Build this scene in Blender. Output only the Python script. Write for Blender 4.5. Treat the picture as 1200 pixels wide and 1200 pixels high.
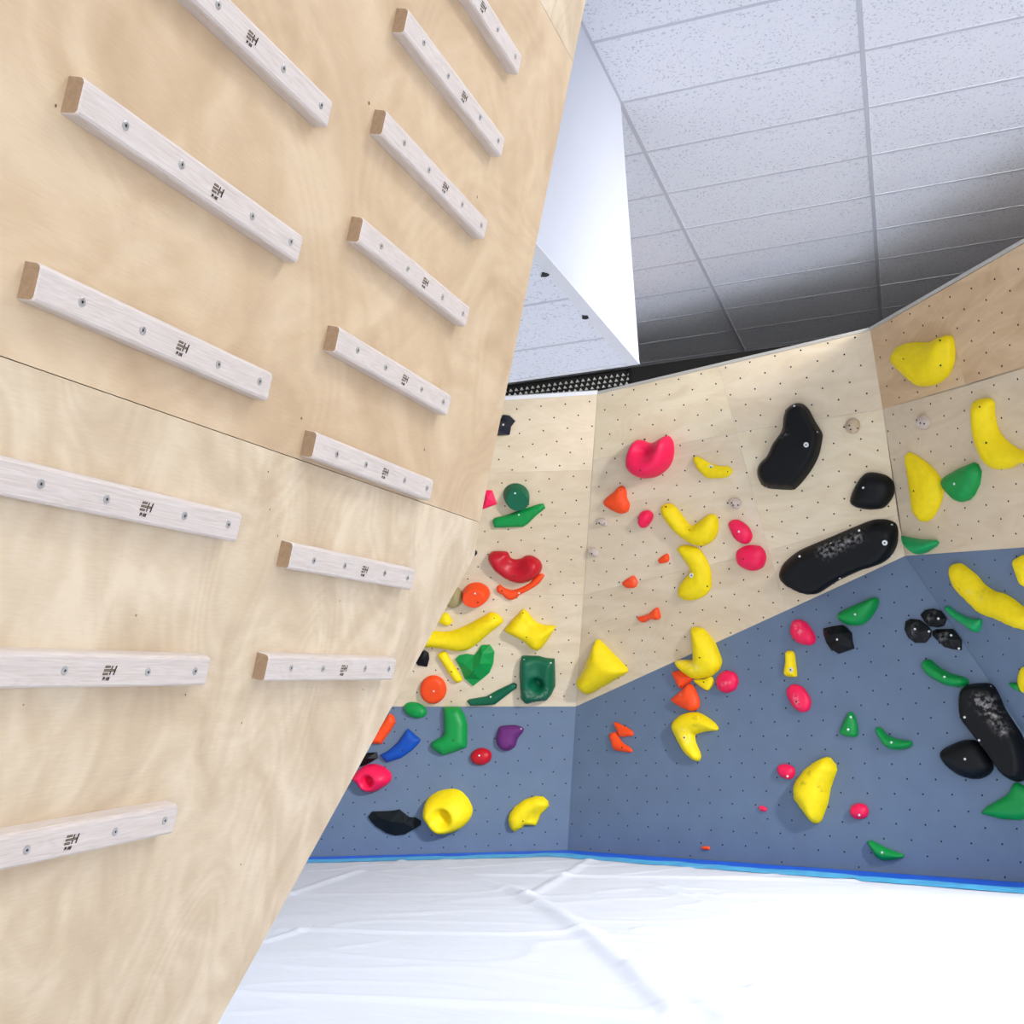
import bpy, bmesh, math, random
import numpy as np
from mathutils import Vector, Matrix
from mathutils.geometry import delaunay_2d_cdt

random.seed(7)
SC = bpy.context.scene
C = SC.collection
for o in list(bpy.data.objects): bpy.data.objects.remove(o)

# ------------------------------------------------------------ camera (solved from the ceiling grid)
HC = 1.33                                   # eye height above the mat
F_PX, YAW, PITCH, ROLL = 1349.93, .3185, .1571, -.0525
cy, sy, cp, sp = math.cos(YAW), math.sin(YAW), math.cos(PITCH), math.sin(PITCH)
fwd = Vector((-sy*cp, cy*cp, sp)); right = Vector((cy, sy, 0)); up = right.cross(fwd)
cr, sr = math.cos(ROLL), math.sin(ROLL)
R2 = cr*right + sr*up; U2 = -sr*right + cr*up
cam_d = bpy.data.cameras.new('camera'); cam = bpy.data.objects.new('camera', cam_d); C.objects.link(cam)
cam_d.sensor_fit = 'HORIZONTAL'; cam_d.sensor_width = 36; cam_d.lens = 36*F_PX/1200
cam_d.clip_start = .02; cam_d.clip_end = 100
cam.matrix_world = Matrix(((R2.x, U2.x, -fwd.x, 0), (R2.y, U2.y, -fwd.y, 0), (R2.z, U2.z, -fwd.z, HC), (0, 0, 0, 1)))
SC.camera = cam
EYE = Vector((0, 0, HC))

# ------------------------------------------------------------ light and exposure
SC.view_settings.view_transform = 'Standard'; SC.view_settings.look = 'None'
SC.view_settings.gamma = 1; SC.view_settings.use_curve_mapping = False
SC.view_settings.exposure = 0.13
w = bpy.data.worlds.new('world'); SC.world = w; w.use_nodes = True
w.node_tree.nodes['Background'].inputs[0].default_value = (.75, .85, 1, 1)
w.node_tree.nodes['Background'].inputs[1].default_value = .3

def area(name, loc, target, sx, sy_, power, col=(1, .985, .96)):
    l = bpy.data.lights.new(name, 'AREA'); l.shape = 'RECTANGLE'; l.size = sx; l.size_y = sy_
    l.energy = power; l.color = col
    o = bpy.data.objects.new(name, l); C.objects.link(o); o.location = loc
    o.rotation_euler = (Vector(target)-Vector(loc)).to_track_quat('-Z', 'Y').to_euler()
    return o
LAMPS = [((3.7, 4.0), (-2.2, 8.8), 290, 85), ((4.2, 3.9), (.9, 6.4), 55, 110), ((4.9, 1.8), (2.6, 3.6), 32, 120),
         ((1.3, 2.7), (.4, 2.0), 38, 140), ((2.6, -2.2), (1.6, .4), 30, 130)]
area('ceiling_fill', (3.0, -4.8, 1.2), (2.6, 3.5, 4.1), 6.0, 2.0, 350, (.95, .975, 1))  # added fill behind the eye, no window in that wall; lifts the ceiling
area('mat_bounce_fill', (-3.3, 3.9, HC+1.56), (-3.0, 5.2, 0), 1.1, .5, 60, (1, .99, .98))  # unseen added light; its bounce off the mat brightens the lower ceiling
for (lx, ly), (tx, ty), pw, spr in LAMPS:    # recessed panels in the ceiling, the front row tilted towards the climbing wall
    a = area('ceiling_lamp', (lx, ly, HC+2.93), (tx, ty, 0), 1.1, .5, pw, (1, .99, .98))
    a.data.spread = math.radians(spr)

# ------------------------------------------------------------ helpers
def lin(r, g=None, b=None):
    if g is None: r, g, b = r
    f = lambda c: (c/255/12.92) if c/255 <= .04045 else ((c/255+.055)/1.055)**2.4
    return (f(r), f(g), f(b), 1)

def ray(px, py):
    return R2*((px-600)/F_PX) - U2*((py-600)/F_PX) + fwd

class Plane:
    def __init__(s, p, n, uhint=None):
        s.p = Vector(p); s.n = Vector(n).normalized()
        if s.n.dot(EYE-s.p) < 0: s.n = -s.n
        h = Vector(uhint) if uhint is not None else Vector((0, 0, 1)).cross(s.n)
        s.u = (h - s.n*h.dot(s.n)).normalized(); s.v = s.n.cross(s.u)
    def at(s, px, py, off=0.):
        d = ray(px, py); t = ((s.p + s.n*off - EYE).dot(s.n))/d.dot(s.n)
        return EYE + d*t
    def uv(s, P): d = P-s.p; return d.dot(s.u), d.dot(s.v)
    def w(s, a, b, h=0.): return s.p + s.u*a + s.v*b + s.n*h

def plane3(a, b, c, uhint=None): return Plane(a, (b-a).cross(c-a), uhint)

def tag(o, label=None, cat=None, group=None, kind=None):
    if label: o['label'] = label
    if cat: o['category'] = cat
    if group: o['group'] = group
    if kind: o['kind'] = kind
    return o

def empty(name, loc=(0, 0, 0), parent=None):
    o = bpy.data.objects.new(name, None); C.objects.link(o); o.location = loc; o.empty_display_size = .05
    if parent: o.parent = parent
    return o

def mk(name, verts, faces, mat, parent=None, smooth=False, uvs=None, mats=None, fm=None):
    me = bpy.data.meshes.new(name); me.from_pydata([tuple(v) for v in verts], [], faces); me.update()
    if mats:
        for m in mats: me.materials.append(m)
        if fm: me.polygons.foreach_set('material_index', fm)
    elif mat: me.materials.append(mat)
    if smooth: me.polygons.foreach_set('use_smooth', [True]*len(me.polygons))
    if uvs is not None:
        l = me.uv_layers.new(name='UVMap')
        for lp in me.loops: l.data[lp.index].uv = uvs[lp.vertex_index]
    o = bpy.data.objects.new(name, me); C.objects.link(o)
    if parent: o.parent = parent
    return o

def box_vf(x0, x1, y0, y1, z0, z1):
    v = [(x, y, z) for z in (z0, z1) for y in (y0, y1) for x in (x0, x1)]
    f = [(0, 2, 3, 1), (4, 5, 7, 6), (0, 1, 5, 4), (2, 6, 7, 3), (0, 4, 6, 2), (1, 3, 7, 5)]
    return v, f

def box(name, x0, x1, y0, y1, z0, z1, mat, parent=None):
    v, f = box_vf(x0, x1, y0, y1, z0, z1); return mk(name, v, f, mat, parent)

# ------------------------------------------------------------ materials
def newmat(name):
    m = bpy.data.materials.new(name); m.use_nodes = True; nt = m.node_tree
    return m, nt, nt.nodes['Principled BSDF']
def N(nt, t, **kw):
    n = nt.nodes.new(t)
    for k, v in kw.items(): setattr(n, k, v)
    return n
def ramp(nt, stops):
    r = nt.nodes.new('ShaderNodeValToRGB'); e = r.color_ramp.elements
    while len(e) < len(stops): e.new(.5)
    for i, (p, c) in enumerate(stops): e[i].position = p; e[i].color = c
    return r
def plain(name, col, rough=.6, metal=0., spec=.5, noise=0., nscale=8., bump=0.):
    m, nt, b = newmat(name); c = lin(col)
    b.inputs['Base Color'].default_value = c; b.inputs['Roughness'].default_value = rough
    b.inputs['Metallic'].default_value = metal; b.inputs['Specular IOR Level'].default_value = spec
    if noise or bump:
        tc = N(nt, 'ShaderNodeTexCoord'); nz = N(nt, 'ShaderNodeTexNoise'); nz.inputs['Scale'].default_value = nscale
        nz.inputs['Detail'].default_value = 5; nt.links.new(tc.outputs['Object'], nz.inputs['Vector'])
        if noise:
            d = tuple(x*(1-noise) for x in c[:3])+(1,); u = tuple(min(1, x*(1+noise*.5)) for x in c[:3])+(1,)
            r = ramp(nt, [(.35, d), (.65, u)]); nt.links.new(nz.outputs[0], r.inputs[0]); nt.links.new(r.outputs[0], b.inputs['Base Color'])
        if bump:
            bp = N(nt, 'ShaderNodeBump'); bp.inputs['Strength'].default_value = bump; bp.inputs['Distance'].default_value = .004
            nt.links.new(nz.outputs[0], bp.inputs['Height']); nt.links.new(bp.outputs[0], b.inputs['Normal'])
    return m

def plywood(name, c0, c1, c2, flame=3.0, stretch=(1., 4.), amt=1., seed=0.):
    """birch plywood: pale cloudy flame figure, long faint growth rings, fine pores; UV in metres"""
    m, nt, b = newmat(name); L = nt.links
    uv = N(nt, 'ShaderNodeUVMap'); mp = N(nt, 'ShaderNodeMapping'); mp.inputs['Scale'].default_value = (stretch[0], stretch[1], 1)
    mp.inputs['Location'].default_value = (seed, seed*.7, seed)
    L.new(uv.outputs[0], mp.inputs[0])
    n1 = N(nt, 'ShaderNodeTexNoise'); n1.inputs['Scale'].default_value = flame; n1.inputs['Detail'].default_value = 3
    n1.inputs['Distortion'].default_value = 1.4; L.new(mp.outputs[0], n1.inputs['Vector'])
    # growth rings: bands of a low-frequency field
    n2 = N(nt, 'ShaderNodeTexNoise'); n2.inputs['Scale'].default_value = flame*.45; n2.inputs['Detail'].default_value = 1
    n2.inputs['Distortion'].default_value = .6; L.new(mp.outputs[0], n2.inputs['Vector'])
    mu = N(nt, 'ShaderNodeMath', operation='MULTIPLY'); mu.inputs[1].default_value = 120; L.new(n2.outputs[0], mu.inputs[0])
    sn = N(nt, 'ShaderNodeMath', operation='SINE'); L.new(mu.outputs[0], sn.inputs[0])
    sm = N(nt, 'ShaderNodeMath', operation='MULTIPLY_ADD'); sm.inputs[1].default_value = .034; L.new(sn.outputs[0], sm.inputs[0]); L.new(n1.outputs[0], sm.inputs[2])
    # fine fibre
    mp2 = N(nt, 'ShaderNodeMapping'); mp2.inputs['Scale'].default_value = (22, 190, 1); mp2.inputs['Rotation'].default_value = (0, 0, 0)
    L.new(uv.outputs[0], mp2.inputs[0])
    n3 = N(nt, 'ShaderNodeTexNoise'); n3.inputs['Scale'].default_value = 1.5; n3.inputs['Detail'].default_value = 4; L.new(mp2.outputs[0], n3.inputs['Vector'])
    s2 = N(nt, 'ShaderNodeMath', operation='MULTIPLY_ADD'); s2.inputs[1].default_value = .22; L.new(n3.outputs[0], s2.inputs[0]); L.new(sm.outputs[0], s2.inputs[2])
    r = ramp(nt, [(.36, lin(c0)), (.58, lin(c1)), (.80, lin(c2))]); L.new(s2.outputs[0], r.inputs[0])
    L.new(r.outputs[0], b.inputs['Base Color'])
    b.inputs['Roughness'].default_value = .55; b.inputs['Specular IOR Level'].default_value = .3
    bp = N(nt, 'ShaderNodeBump'); bp.inputs['Strength'].default_value = .08; bp.inputs['Distance'].default_value = .002
    L.new(n3.outputs[0], bp.inputs['Height']); L.new(bp.outputs[0], b.inputs['Normal'])
    return m

M = {}
M['board_up'] = plywood('birch_warm', (198, 171, 137), (210, 184, 150), (221, 198, 165), 2.6, (1.5, 1.7), seed=3)
M['board_low'] = plywood('birch_pale', (202, 180, 150), (215, 195, 165), (229, 212, 185), 3.4, (1.8, 1.2), seed=8)
M['ply'] = [plywood('ply_%d' % i, a, b_, c_, 1.6, (1.2, 3.2), seed=11+i*5) for i, (a, b_, c_) in enumerate([
    ((219, 200, 170), (226, 208, 178), (233, 216, 188)),
    ((212, 191, 160), (219, 200, 169), (226, 208, 179)),
    ((222, 204, 170), (230, 213, 180), (237, 222, 192)),
    ((203, 170, 130), (214, 182, 142), (224, 195, 156))])]
M['ply_edge'] = plain('ply_edge', (196, 178, 150), .7)
M['grey'] = plain('slate_paint', (103, 122, 147), .6, noise=.05, nscale=5, bump=.15)
M['hole'] = plain('bolt_hole', (22, 22, 26), .7)
M['trim'] = plain('pale_trim', (190, 186, 178), .5)
M['trim_white'] = plain('white_trim', (236, 236, 238), .5)
M['white'] = plain('white_board', (203, 207, 217), .6)
M['rail'] = plain('grid_rail', (206, 207, 214), .45)
M['dark'] = plain('cavity_shade', (40, 39, 38), .8)  # near-black puts the shade of the unlit cavity into the colour
M['wallw'] = plain('white_wall', (236, 236, 236), .8)
M['floor'] = plain('floor_screed', (120, 120, 122), .8, noise=.1)
M['steel'] = plain('steel', (205, 208, 212), .25, metal=1.)
M['steel_dull'] = plain('steel_dull', (188, 186, 184), .4, metal=.6)
M['bolt_white'] = plain('bright_bolt', (235, 238, 240), .3, metal=.3)
M['black_hole'] = plain('socket', (15, 14, 14), .6)
M['ink'] = plain('burnt_ink', (52, 42, 33), .9)
M['ink_pale'] = plain('burnt_ink_pale', (140, 122, 102), .9)
M['louver_lit'] = plain('louver_lit', (250, 250, 246), .4)  # near-white paints the light caught by the blades
M['lamp'] = plain('lamp_frame', (235, 235, 235), .4)
def tile_mat():
    m, nt, b = newmat('mineral_tile'); L = nt.links
    tc = N(nt, 'ShaderNodeTexCoord')
    v = N(nt, 'ShaderNodeTexNoise'); v.inputs['Scale'].default_value = 80; v.inputs['Detail'].default_value = 2.2; L.new(tc.outputs['Object'], v.inputs['Vector'])
    r = ramp(nt, [(.33, lin(200, 203, 210)), (.41, lin(241, 242, 246))]); L.new(v.outputs[0], r.inputs[0])
    L.new(r.outputs[0], b.inputs['Base Color']); b.inputs['Roughness'].default_value = .9; b.inputs['Specular IOR Level'].default_value = .1
    bp = N(nt, 'ShaderNodeBump'); bp.inputs['Strength'].default_value = .25; bp.inputs['Distance'].default_value = .002
    L.new(v.outputs[0], bp.inputs['Height']); L.new(bp.outputs[0], b.inputs['Normal'])
    return m
M['tile'] = tile_mat()
def rung_mat():
    m, nt, b = newmat('beech_rung'); L = nt.links
    tc = N(nt, 'ShaderNodeTexCoord'); oi = N(nt, 'ShaderNodeObjectInfo')
    ad = N(nt, 'ShaderNodeVectorMath', operation='ADD'); L.new(tc.outputs['Object'], ad.inputs[0]); L.new(oi.outputs['Random'], ad.inputs[1])
    mp = N(nt, 'ShaderNodeMapping'); mp.inputs['Scale'].default_value = (3, 26, 26); L.new(ad.outputs[0], mp.inputs[0])
    n1 = N(nt, 'ShaderNodeTexNoise'); n1.inputs['Scale'].default_value = 1.6; n1.inputs['Detail'].default_value = 2; n1.inputs['Distortion'].default_value = .8; L.new(mp.outputs[0], n1.inputs['Vector'])
    mu = N(nt, 'ShaderNodeMath', operation='MULTIPLY'); mu.inputs[1].default_value = 55; L.new(n1.outputs[0], mu.inputs[0])
    sn = N(nt, 'ShaderNodeMath', operation='SINE'); L.new(mu.outputs[0], sn.inputs[0])
    mp2 = N(nt, 'ShaderNodeMapping'); mp2.inputs['Scale'].default_value = (14, 420, 420); L.new(ad.outputs[0], mp2.inputs[0])
    n2 = N(nt, 'ShaderNodeTexNoise'); n2.inputs['Scale'].default_value = 1; n2.inputs['Detail'].default_value = 3; L.new(mp2.outputs[0], n2.inputs['Vector'])
    s = N(nt, 'ShaderNodeMath', operation='MULTIPLY_ADD'); s.inputs[1].default_value = .07; L.new(sn.outputs[0], s.inputs[0]); L.new(n2.outputs[0], s.inputs[2])
    r = ramp(nt, [(.2, lin(202, 189, 181)), (.5, lin(215, 204, 196)), (.8, lin(225, 216, 208))]); L.new(s.outputs[0], r.inputs[0])
    L.new(r.outputs[0], b.inputs['Base Color']); b.inputs['Roughness'].default_value = .5; b.inputs['Specular IOR Level'].default_value = .3
    return m
M['rung'] = rung_mat()
M['end_grain'] = plain('end_grain', (160, 134, 106), .8, noise=.12, nscale=160)
def hold_mat(name, col, rough=.5, noise=.03, spec=.4):
    m, nt, b = newmat('resin_'+name); L = nt.links; c = lin(col)
    tc = N(nt, 'ShaderNodeTexCoord'); n1 = N(nt, 'ShaderNodeTexNoise'); n1.inputs['Scale'].default_value = 22; n1.inputs['Detail'].default_value = 6
    L.new(tc.outputs['Object'], n1.inputs['Vector'])
    d = tuple(x*(1-noise*2) for x in c[:3])+(1,)
    r = ramp(nt, [(.36, d), (.6, c)]); L.new(n1.outputs[0], r.inputs[0])
    at = N(nt, 'ShaderNodeAttribute', attribute_name='chalk_highlight')
    n2 = N(nt, 'ShaderNodeTexNoise'); n2.inputs['Scale'].default_value = 34; n2.inputs['Detail'].default_value = 6; L.new(tc.outputs['Object'], n2.inputs['Vector'])
    r2 = ramp(nt, [(.44, (0, 0, 0, 1)), (.72, (.8, .8, .8, 1))]); L.new(n2.outputs[0], r2.inputs[0])
    mu = N(nt, 'ShaderNodeMath', operation='MULTIPLY'); L.new(at.outputs['Fac'], mu.inputs[0]); L.new(r2.outputs[0], mu.inputs[1])
    mx = N(nt, 'ShaderNodeMix', data_type='RGBA'); L.new(mu.outputs[0], mx.inputs[0]); L.new(r.outputs[0], mx.inputs[6]); mx.inputs[7].default_value = lin(222, 216, 212)
    at2 = N(nt, 'ShaderNodeAttribute', attribute_name='grime')
    mu2 = N(nt, 'ShaderNodeMath', operation='MULTIPLY'); L.new(at2.outputs['Fac'], mu2.inputs[0]); L.new(r2.outputs[0], mu2.inputs[1])
    mx2 = N(nt, 'ShaderNodeMix', data_type='RGBA'); L.new(mu2.outputs[0], mx2.inputs[0]); L.new(mx.outputs[2], mx2.inputs[6]); mx2.inputs[7].default_value = lin(110, 96, 30)
    L.new(mx2.outputs[2], b.inputs['Base Color'])
    b.inputs['Roughness'].default_value = rough; b.inputs['Specular IOR Level'].default_value = spec
    bp = N(nt, 'ShaderNodeBump'); bp.inputs['Strength'].default_value = .25; bp.inputs['Distance'].default_value = .003
    L.new(n1.outputs[0], bp.inputs['Height']); L.new(bp.outputs[0], b.inputs['Normal'])
    return m
HM = {
 'yellow': hold_mat('yellow', (250, 222, 0), .6), 'green': hold_mat('green', (0, 148, 66), .45), 'dgreen': hold_mat('dark_green', (0, 98, 66), .45),
 'orange': hold_mat('orange', (255, 80, 22), .5), 'pink': hold_mat('pink', (248, 24, 84), .45), 'red': hold_mat('red', (196, 12, 34), .4),
 'black': hold_mat('black', (11, 13, 15), .5, spec=.25), 'matte': hold_mat('matte_black', (16, 24, 28), .7, spec=.2), 'navy': hold_mat('blue_black', (24, 30, 44), .4),
 'blue': hold_mat('blue', (0, 76, 176), .6), 'purple': hold_mat('purple', (104, 38, 112), .6), 'olive': hold_mat('olive', (164, 150, 104), .3),
 'pebble': hold_mat('grey_beige', (206, 190, 178), .7), 'wood': hold_mat('wooden', (206, 184, 154), .6), 'lgreen': hold_mat('jade', (20, 165, 92), .45),
}

# ------------------------------------------------------------ wall geometry (from the T-nut grid, 20 cm pitch)
V = Vector
def P_(x, y, z): return V((x, y, z+HC))
F0 = P_(-2.891, 9.799, -1.33); FL = P_(-5.148, 9.502, -1.33); F1 = P_(.580, 8.194, -1.33)
M0 = P_(-2.745, 9.818, -.131); T0 = P_(-2.154, 8.914, 2.382); T1 = P_(.004, 8.17, 2.375)
M1 = P_(.081, 8.581, .824); T2 = P_(.880, 6.886, 2.385)
AL = plane3(FL, F0, M0, F0-FL)
ML = AL.at(165, 828)
AU = plane3(ML, M0, T0, M0-ML)
BL = plane3(F0, F1, M0, F1-F0)
BU = plane3(M0, T0, T1, T1-T0)
M1 = BL.at(1061, 651.5); BU = plane3(M0, M1, T0+(T1-T0)*.5, T1-T0)
CU = plane3(T1, M1, T2, T2-T1)
M2 = CU.at(1200, 641); EE = BL.at(1198, 857)
CL = plane3(M1, M2, EE, T2-T1)
BM = Plane(M0, BU.n+BL.n, M1-M0)
AM = Plane(M0, AU.n+AL.n, M0-ML)
GG = M1+(EE-M1)*((-.3-M1.z)/(EE.z-M1.z))                 # crease runs on down to the floor slab
PL = dict(AU=AU, AL=AL, BU=BU, BL=BL, CU=CU, CL=CL, BM=BM, AM=AM)

# ============================================================ SETTING
RM = dict(x0=-7.0, x1=6.5, y0=-5.0, y1=10.35, zc=HC+2.979, zf=-.3)
box('floor', RM['x0']-.1, RM['x1']+.1, RM['y0']-.1, RM['y1']+.1, RM['zf']-.1, RM['zf'], M['floor'])['kind'] = 'structure'
box('wall_back', RM['x0'], RM['x1'], RM['y1'], RM['y1']+.1, RM['zf'], RM['zc']+.15, M['dark'])['kind'] = 'structure'
box('wall_left', RM['x0']-.1, RM['x0'], RM['y0'], RM['y1'], RM['zf'], RM['zc']+.15, M['wallw'])['kind'] = 'structure'
box('wall_right', RM['x1'], RM['x1']+.1, RM['y0'], RM['y1'], RM['zf'], RM['zc']+.15, M['wallw'])['kind'] = 'structure'
box('wall_front', RM['x0'], RM['x1'], RM['y0']-.1, RM['y0'], RM['zf'], RM['zc']+.15, M['wallw'])['kind'] = 'structure'

# ---- ceiling: T-bar grid with lay-in tiles
X0, Y0 = -1.0994, 4.2708
def tile_mesh(sx, sy_):
    t = .016; b_ = .006; a, c = sx/2, sy_/2
    v = [(-a, -c, 0), (a, -c, 0), (a, c, 0), (-a, c, 0), (-a+b_, -c+b_, -b_), (a-b_, -c+b_, -b_), (a-b_, c-b_, -b_), (-a+b_, c-b_, -b_),
         (-a, -c, t), (a, -c, t), (a, c, t), (-a, c, t)]
    f = [(7, 6, 5, 4), (0, 4, 5, 1), (1, 5, 6, 2), (2, 6, 7, 3), (3, 7, 4, 0), (0, 1, 9, 8), (1, 2, 10, 9), (2, 3, 11, 10), (3, 0, 8, 11), (8, 9, 10, 11)]
    me = bpy.data.meshes.new('ceiling_tile'); me.from_pydata(v, [], [q[::-1] for q in f]); me.materials.append(M['tile']); return me
def ceiling(name, z, xs, ys, skip_last=False):
    root = empty(name, (0, 0, z)); root['kind'] = 'structure'
    cache = {}
    for i in range(len(xs)-1):
        for j in range(len(ys)-1):
            sx, sy_ = xs[i+1]-xs[i]-.014, ys[j+1]-ys[j]-.010
            k = (round(sx, 3), round(sy_, 3))
            if k not in cache: cache[k] = tile_mesh(*k)
            o = bpy.data.objects.new('ceiling_tile', cache[k]); C.objects.link(o); o.parent = root
            o.location = ((xs[i]+xs[i+1])/2, (ys[j]+ys[j+1])/2, random.uniform(-.0006, .0006))
    for x in (xs[:-1] if skip_last else xs):
        v, f = box_vf(x-.012, x+.012, ys[0], ys[-1], -.0095, .02); mk('main_rail', v, f, M['rail'], root)
    for y in ys:
        v, f = box_vf(xs[0], xs[-1], y-.011, y+.011, -.0075, .018); mk('cross_rail', v, f, M['rail'], root)
    return root
ys = [Y0+.6*k for k in range(-15, 11)]+[RM['y1']]
ceiling('ceiling', HC+2.979+.008, [X0+1.2*k for k in range(0, 7)]+[RM['x1']], [RM['y0']]+ys)
ceiling('ceiling', HC+2.979+.008, [RM['x0'], X0-3.6, X0-2.4, X0-1.2, X0], [5.485, 6.07, 6.67, 7.27, 7.87, 8.47, 9.07, 9.67, 10.27, RM['y1']], True)
box('ceiling_slab', RM['x0'], RM['x1'], RM['y0'], RM['y1'], RM['zc']+.05, RM['zc']+.15, M['dark'])['kind'] = 'structure'

# ---- bulkhead: boxed-down lower ceiling on the left
zb = HC+1.5925; YB = 5.478
bk = empty('ceiling_bulkhead', (0, 0, 0)); bk['kind'] = 'structure'
box('side_board', X0-.02, X0, RM['y0'], YB, zb-.002, RM['zc'], M['white'], bk)
box('end_board', RM['x0'], X0-.02, YB-.02, YB, zb-.002, RM['zc'], M['white'], bk)
v, f = box_vf(X0-.055, X0+.0015, RM['y0'], YB+.0015, zb-.005, zb-.002); mk('corner_trim', v, f, M['trim_white'], bk)
v, f = box_vf(RM['x0'], X0-.055, YB-.03, YB+.0015, zb-.006, zb-.002); mk('corner_trim', v, f, M['trim_white'], bk)
lc = ceiling('lower_ceiling', zb+.006, [X0-1.2*k-.02 for k in range(5, 0, -1)][0:0]+[RM['x0'], X0-4.82, X0-3.62, X0-2.42, X0-1.22, X0-.02], [RM['y0']]+[4.985-.59*k for k in range(16, -1, -1)]+[YB-.02])
for (hx, hy) in ((-1.146, 4.08), (-1.138, 4.647)):
    vs = []; n_ = 7
    rr = [.020*(1+.35*random.uniform(-1, 1)) for _ in range(n_)]
    vs = [(hx-.015+rr[i]*math.cos(i*2*math.pi/n_), hy+1.2*rr[i]*math.sin(i*2*math.pi/n_), zb-.0065) for i in range(n_)]
    vs += [(x, y, zb-.003) for (x, y, z) in vs]
    mk('anchor_clip', vs, [tuple(range(n_))[::-1], tuple(range(n_, 2*n_))]+[(i, (i+1) % n_, n_+(i+1) % n_, n_+i) for i in range(n_)], M['hole'], bk)

# ---- air grille high on the dark back wall
vg = empty('air_grille', (0, 0, 0)); tag(vg, 'black egg-crate air grille high on the dark back wall behind the lower ceiling', 'vent')
gx0, gx1, gz0, gz1, gy = -4.1, -2.16, RM['zc']-.215, RM['zc']-.01, RM['y1']-.001
box('frame', gx0, gx1, gy-.03, gy-.0, gz0-.02, gz0, M['hole'], vg); box('frame', gx0, gx1, gy-.03, gy, gz1-.012, gz1, M['hole'], vg)
box('frame', gx1-.02, gx1, gy-.03, gy, gz0, gz1, M['hole'], vg); box('frame', gx0, gx0+.02, gy-.03, gy, gz0, gz1, M['hole'], vg)
bl_me = None
for r_ in range(4):
    for c_ in range(38):
        x = gx1-.03-c_*.056+.014*r_-.03; z = gz1-.196+r_*.044
        if x < gx0+.04: continue
        if bl_me is None:
            t = .034; v = [(-t/2, 0, 0), (t/2, 0, 0), (0, 0, t*.75), (-t/2, .022, 0), (t/2, .022, 0), (0, .022, t*.75)]
            bl_me = bpy.data.meshes.new('louver_blade'); bl_me.from_pydata(v, [], [(0, 1, 2), (5, 4, 3), (0, 3, 4, 1), (1, 4, 5, 2), (2, 5, 3, 0)]); bl_me.materials.append(M['louver_lit'])
        o = bpy.data.objects.new('louver_blade', bl_me); C.objects.link(o); o.parent = vg; o.location = (x, gy-.024, z)
        if r_ == 0: o.scale = (.8, 1, .35)

# ---- climbing wall sheets
cw = empty('climbing_wall', (0, 0, 0)); cw['kind'] = 'structure'
def sheet(name, pl, pts3, mat, parent, thick=.018, inset=.0005, proud=0., uvo=(0, 0)):
    P2 = [pl.uv(p) for p in pts3]; n_ = len(P2)
    area_ = sum(P2[i][0]*P2[(i+1) % n_][1]-P2[(i+1) % n_][0]*P2[i][1] for i in range(n_))
    if area_ < 0: P2 = P2[::-1]
    out = []
    for i in range(n_):                                     # inset polygon for the joint
        a, b_, c_ = V(P2[i-1]), V(P2[i]), V(P2[(i+1) % n_])
        e1 = (b_-a).normalized(); e2 = (c_-b_).normalized()
        n1, n2 = V((-e1.y, e1.x)), V((-e2.y, e2.x))
        k = (n1+n2); k = k/max(.25, k.length_squared)*2
        out.append(b_+k*inset)
    vs = [pl.w(q.x, q.y, proud) for q in out]+[pl.w(q.x, q.y, -thick) for q in out]
    uvs = [(q.x+uvo[0], q.y+uvo[1]) for q in out]*2
    fs = [tuple(range(n_)), tuple(range(2*n_-1, n_-1, -1))]+[(i, n_+i, n_+(i+1) % n_, (i+1) % n_) for i in range(n_)]
    return mk(name, vs, fs, mat, parent, uvs=uvs)
def pxs(pl, pts): return [pl.at(*p) for p in pts]
def ext_floor(p_top, p_bot):                                # continue an edge below mat level
    return p_bot+(p_bot-p_top)*((-.3-p_bot.z)/(p_bot.z-p_top.z))
ALb = [ML, M0, ext_floor(M0, F0), ext_floor(ML, AL.at(157, 1010.4))]
sheet('painted_panel', AL, ALb, M['grey'], cw)
sheet('plywood_panel', AU, pxs(AU, [(165, 495.4), (700, 462), (694, 551), (165, 564.4)]), M['ply'][0], cw, uvo=(3, 1))
sheet('plywood_panel', AU, pxs(AU, [(165, 564.4), (694, 551), (684, 696.5), (165, 700.6)]), M['ply'][1], cw, uvo=(7, 4))
sheet('plywood_panel', AU, pxs(AU, [(165, 700.6), (684, 696.5)])+[M0, ML], M['ply'][0], cw, uvo=(2, 9))
sheet('plywood_panel', BU, [T0]+pxs(BU, [(842, 429.2), (863, 507), (695, 539)]), M['ply'][2], cw, uvo=(1, 1))
sheet('plywood_panel', BU, pxs(BU, [(695, 539), (863, 507), (901, 645), (684, 697)]), M['ply'][0], cw, uvo=(4, 6))
sheet('plywood_panel', BU, pxs(BU, [(684, 697), (901, 645), (922, 715.3)])+[M0], M['ply'][1], cw, uvo=(9, 3))
sheet('plywood_panel', BU, pxs(BU, [(842, 429.2)])+[T1]+pxs(BU, [(1034.5, 479.5), (863, 507)]), M['ply'][0], cw, uvo=(5, 2))
sheet('plywood_panel', BU, pxs(BU, [(863, 507), (1034.5, 479.5), (1052, 603), (901, 645)]), M['ply'][2], cw, uvo=(8, 8))
sheet('plywood_panel', BU, pxs(BU, [(901, 645), (1052, 603)])+[M1]+pxs(BU, [(922, 715.3)]), M['ply'][0], cw, uvo=(6, 5))
sheet('painted_panel', BL, [M0, M1, GG, ext_floor(M0, F0)], M['grey'], cw)
sheet('plywood_panel', CU, [T1]+pxs(CU, [(1103, 340.5), (1132, 452.5), (1034.5, 479.5)]), M['ply'][3], cw, uvo=(2, 2))
sheet('plywood_panel', CU, pxs(CU, [(1103, 340.5), (1500, 113), (1500, 339), (1132, 452.5)]), M['ply'][3], cw, uvo=(5, 7))
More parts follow.
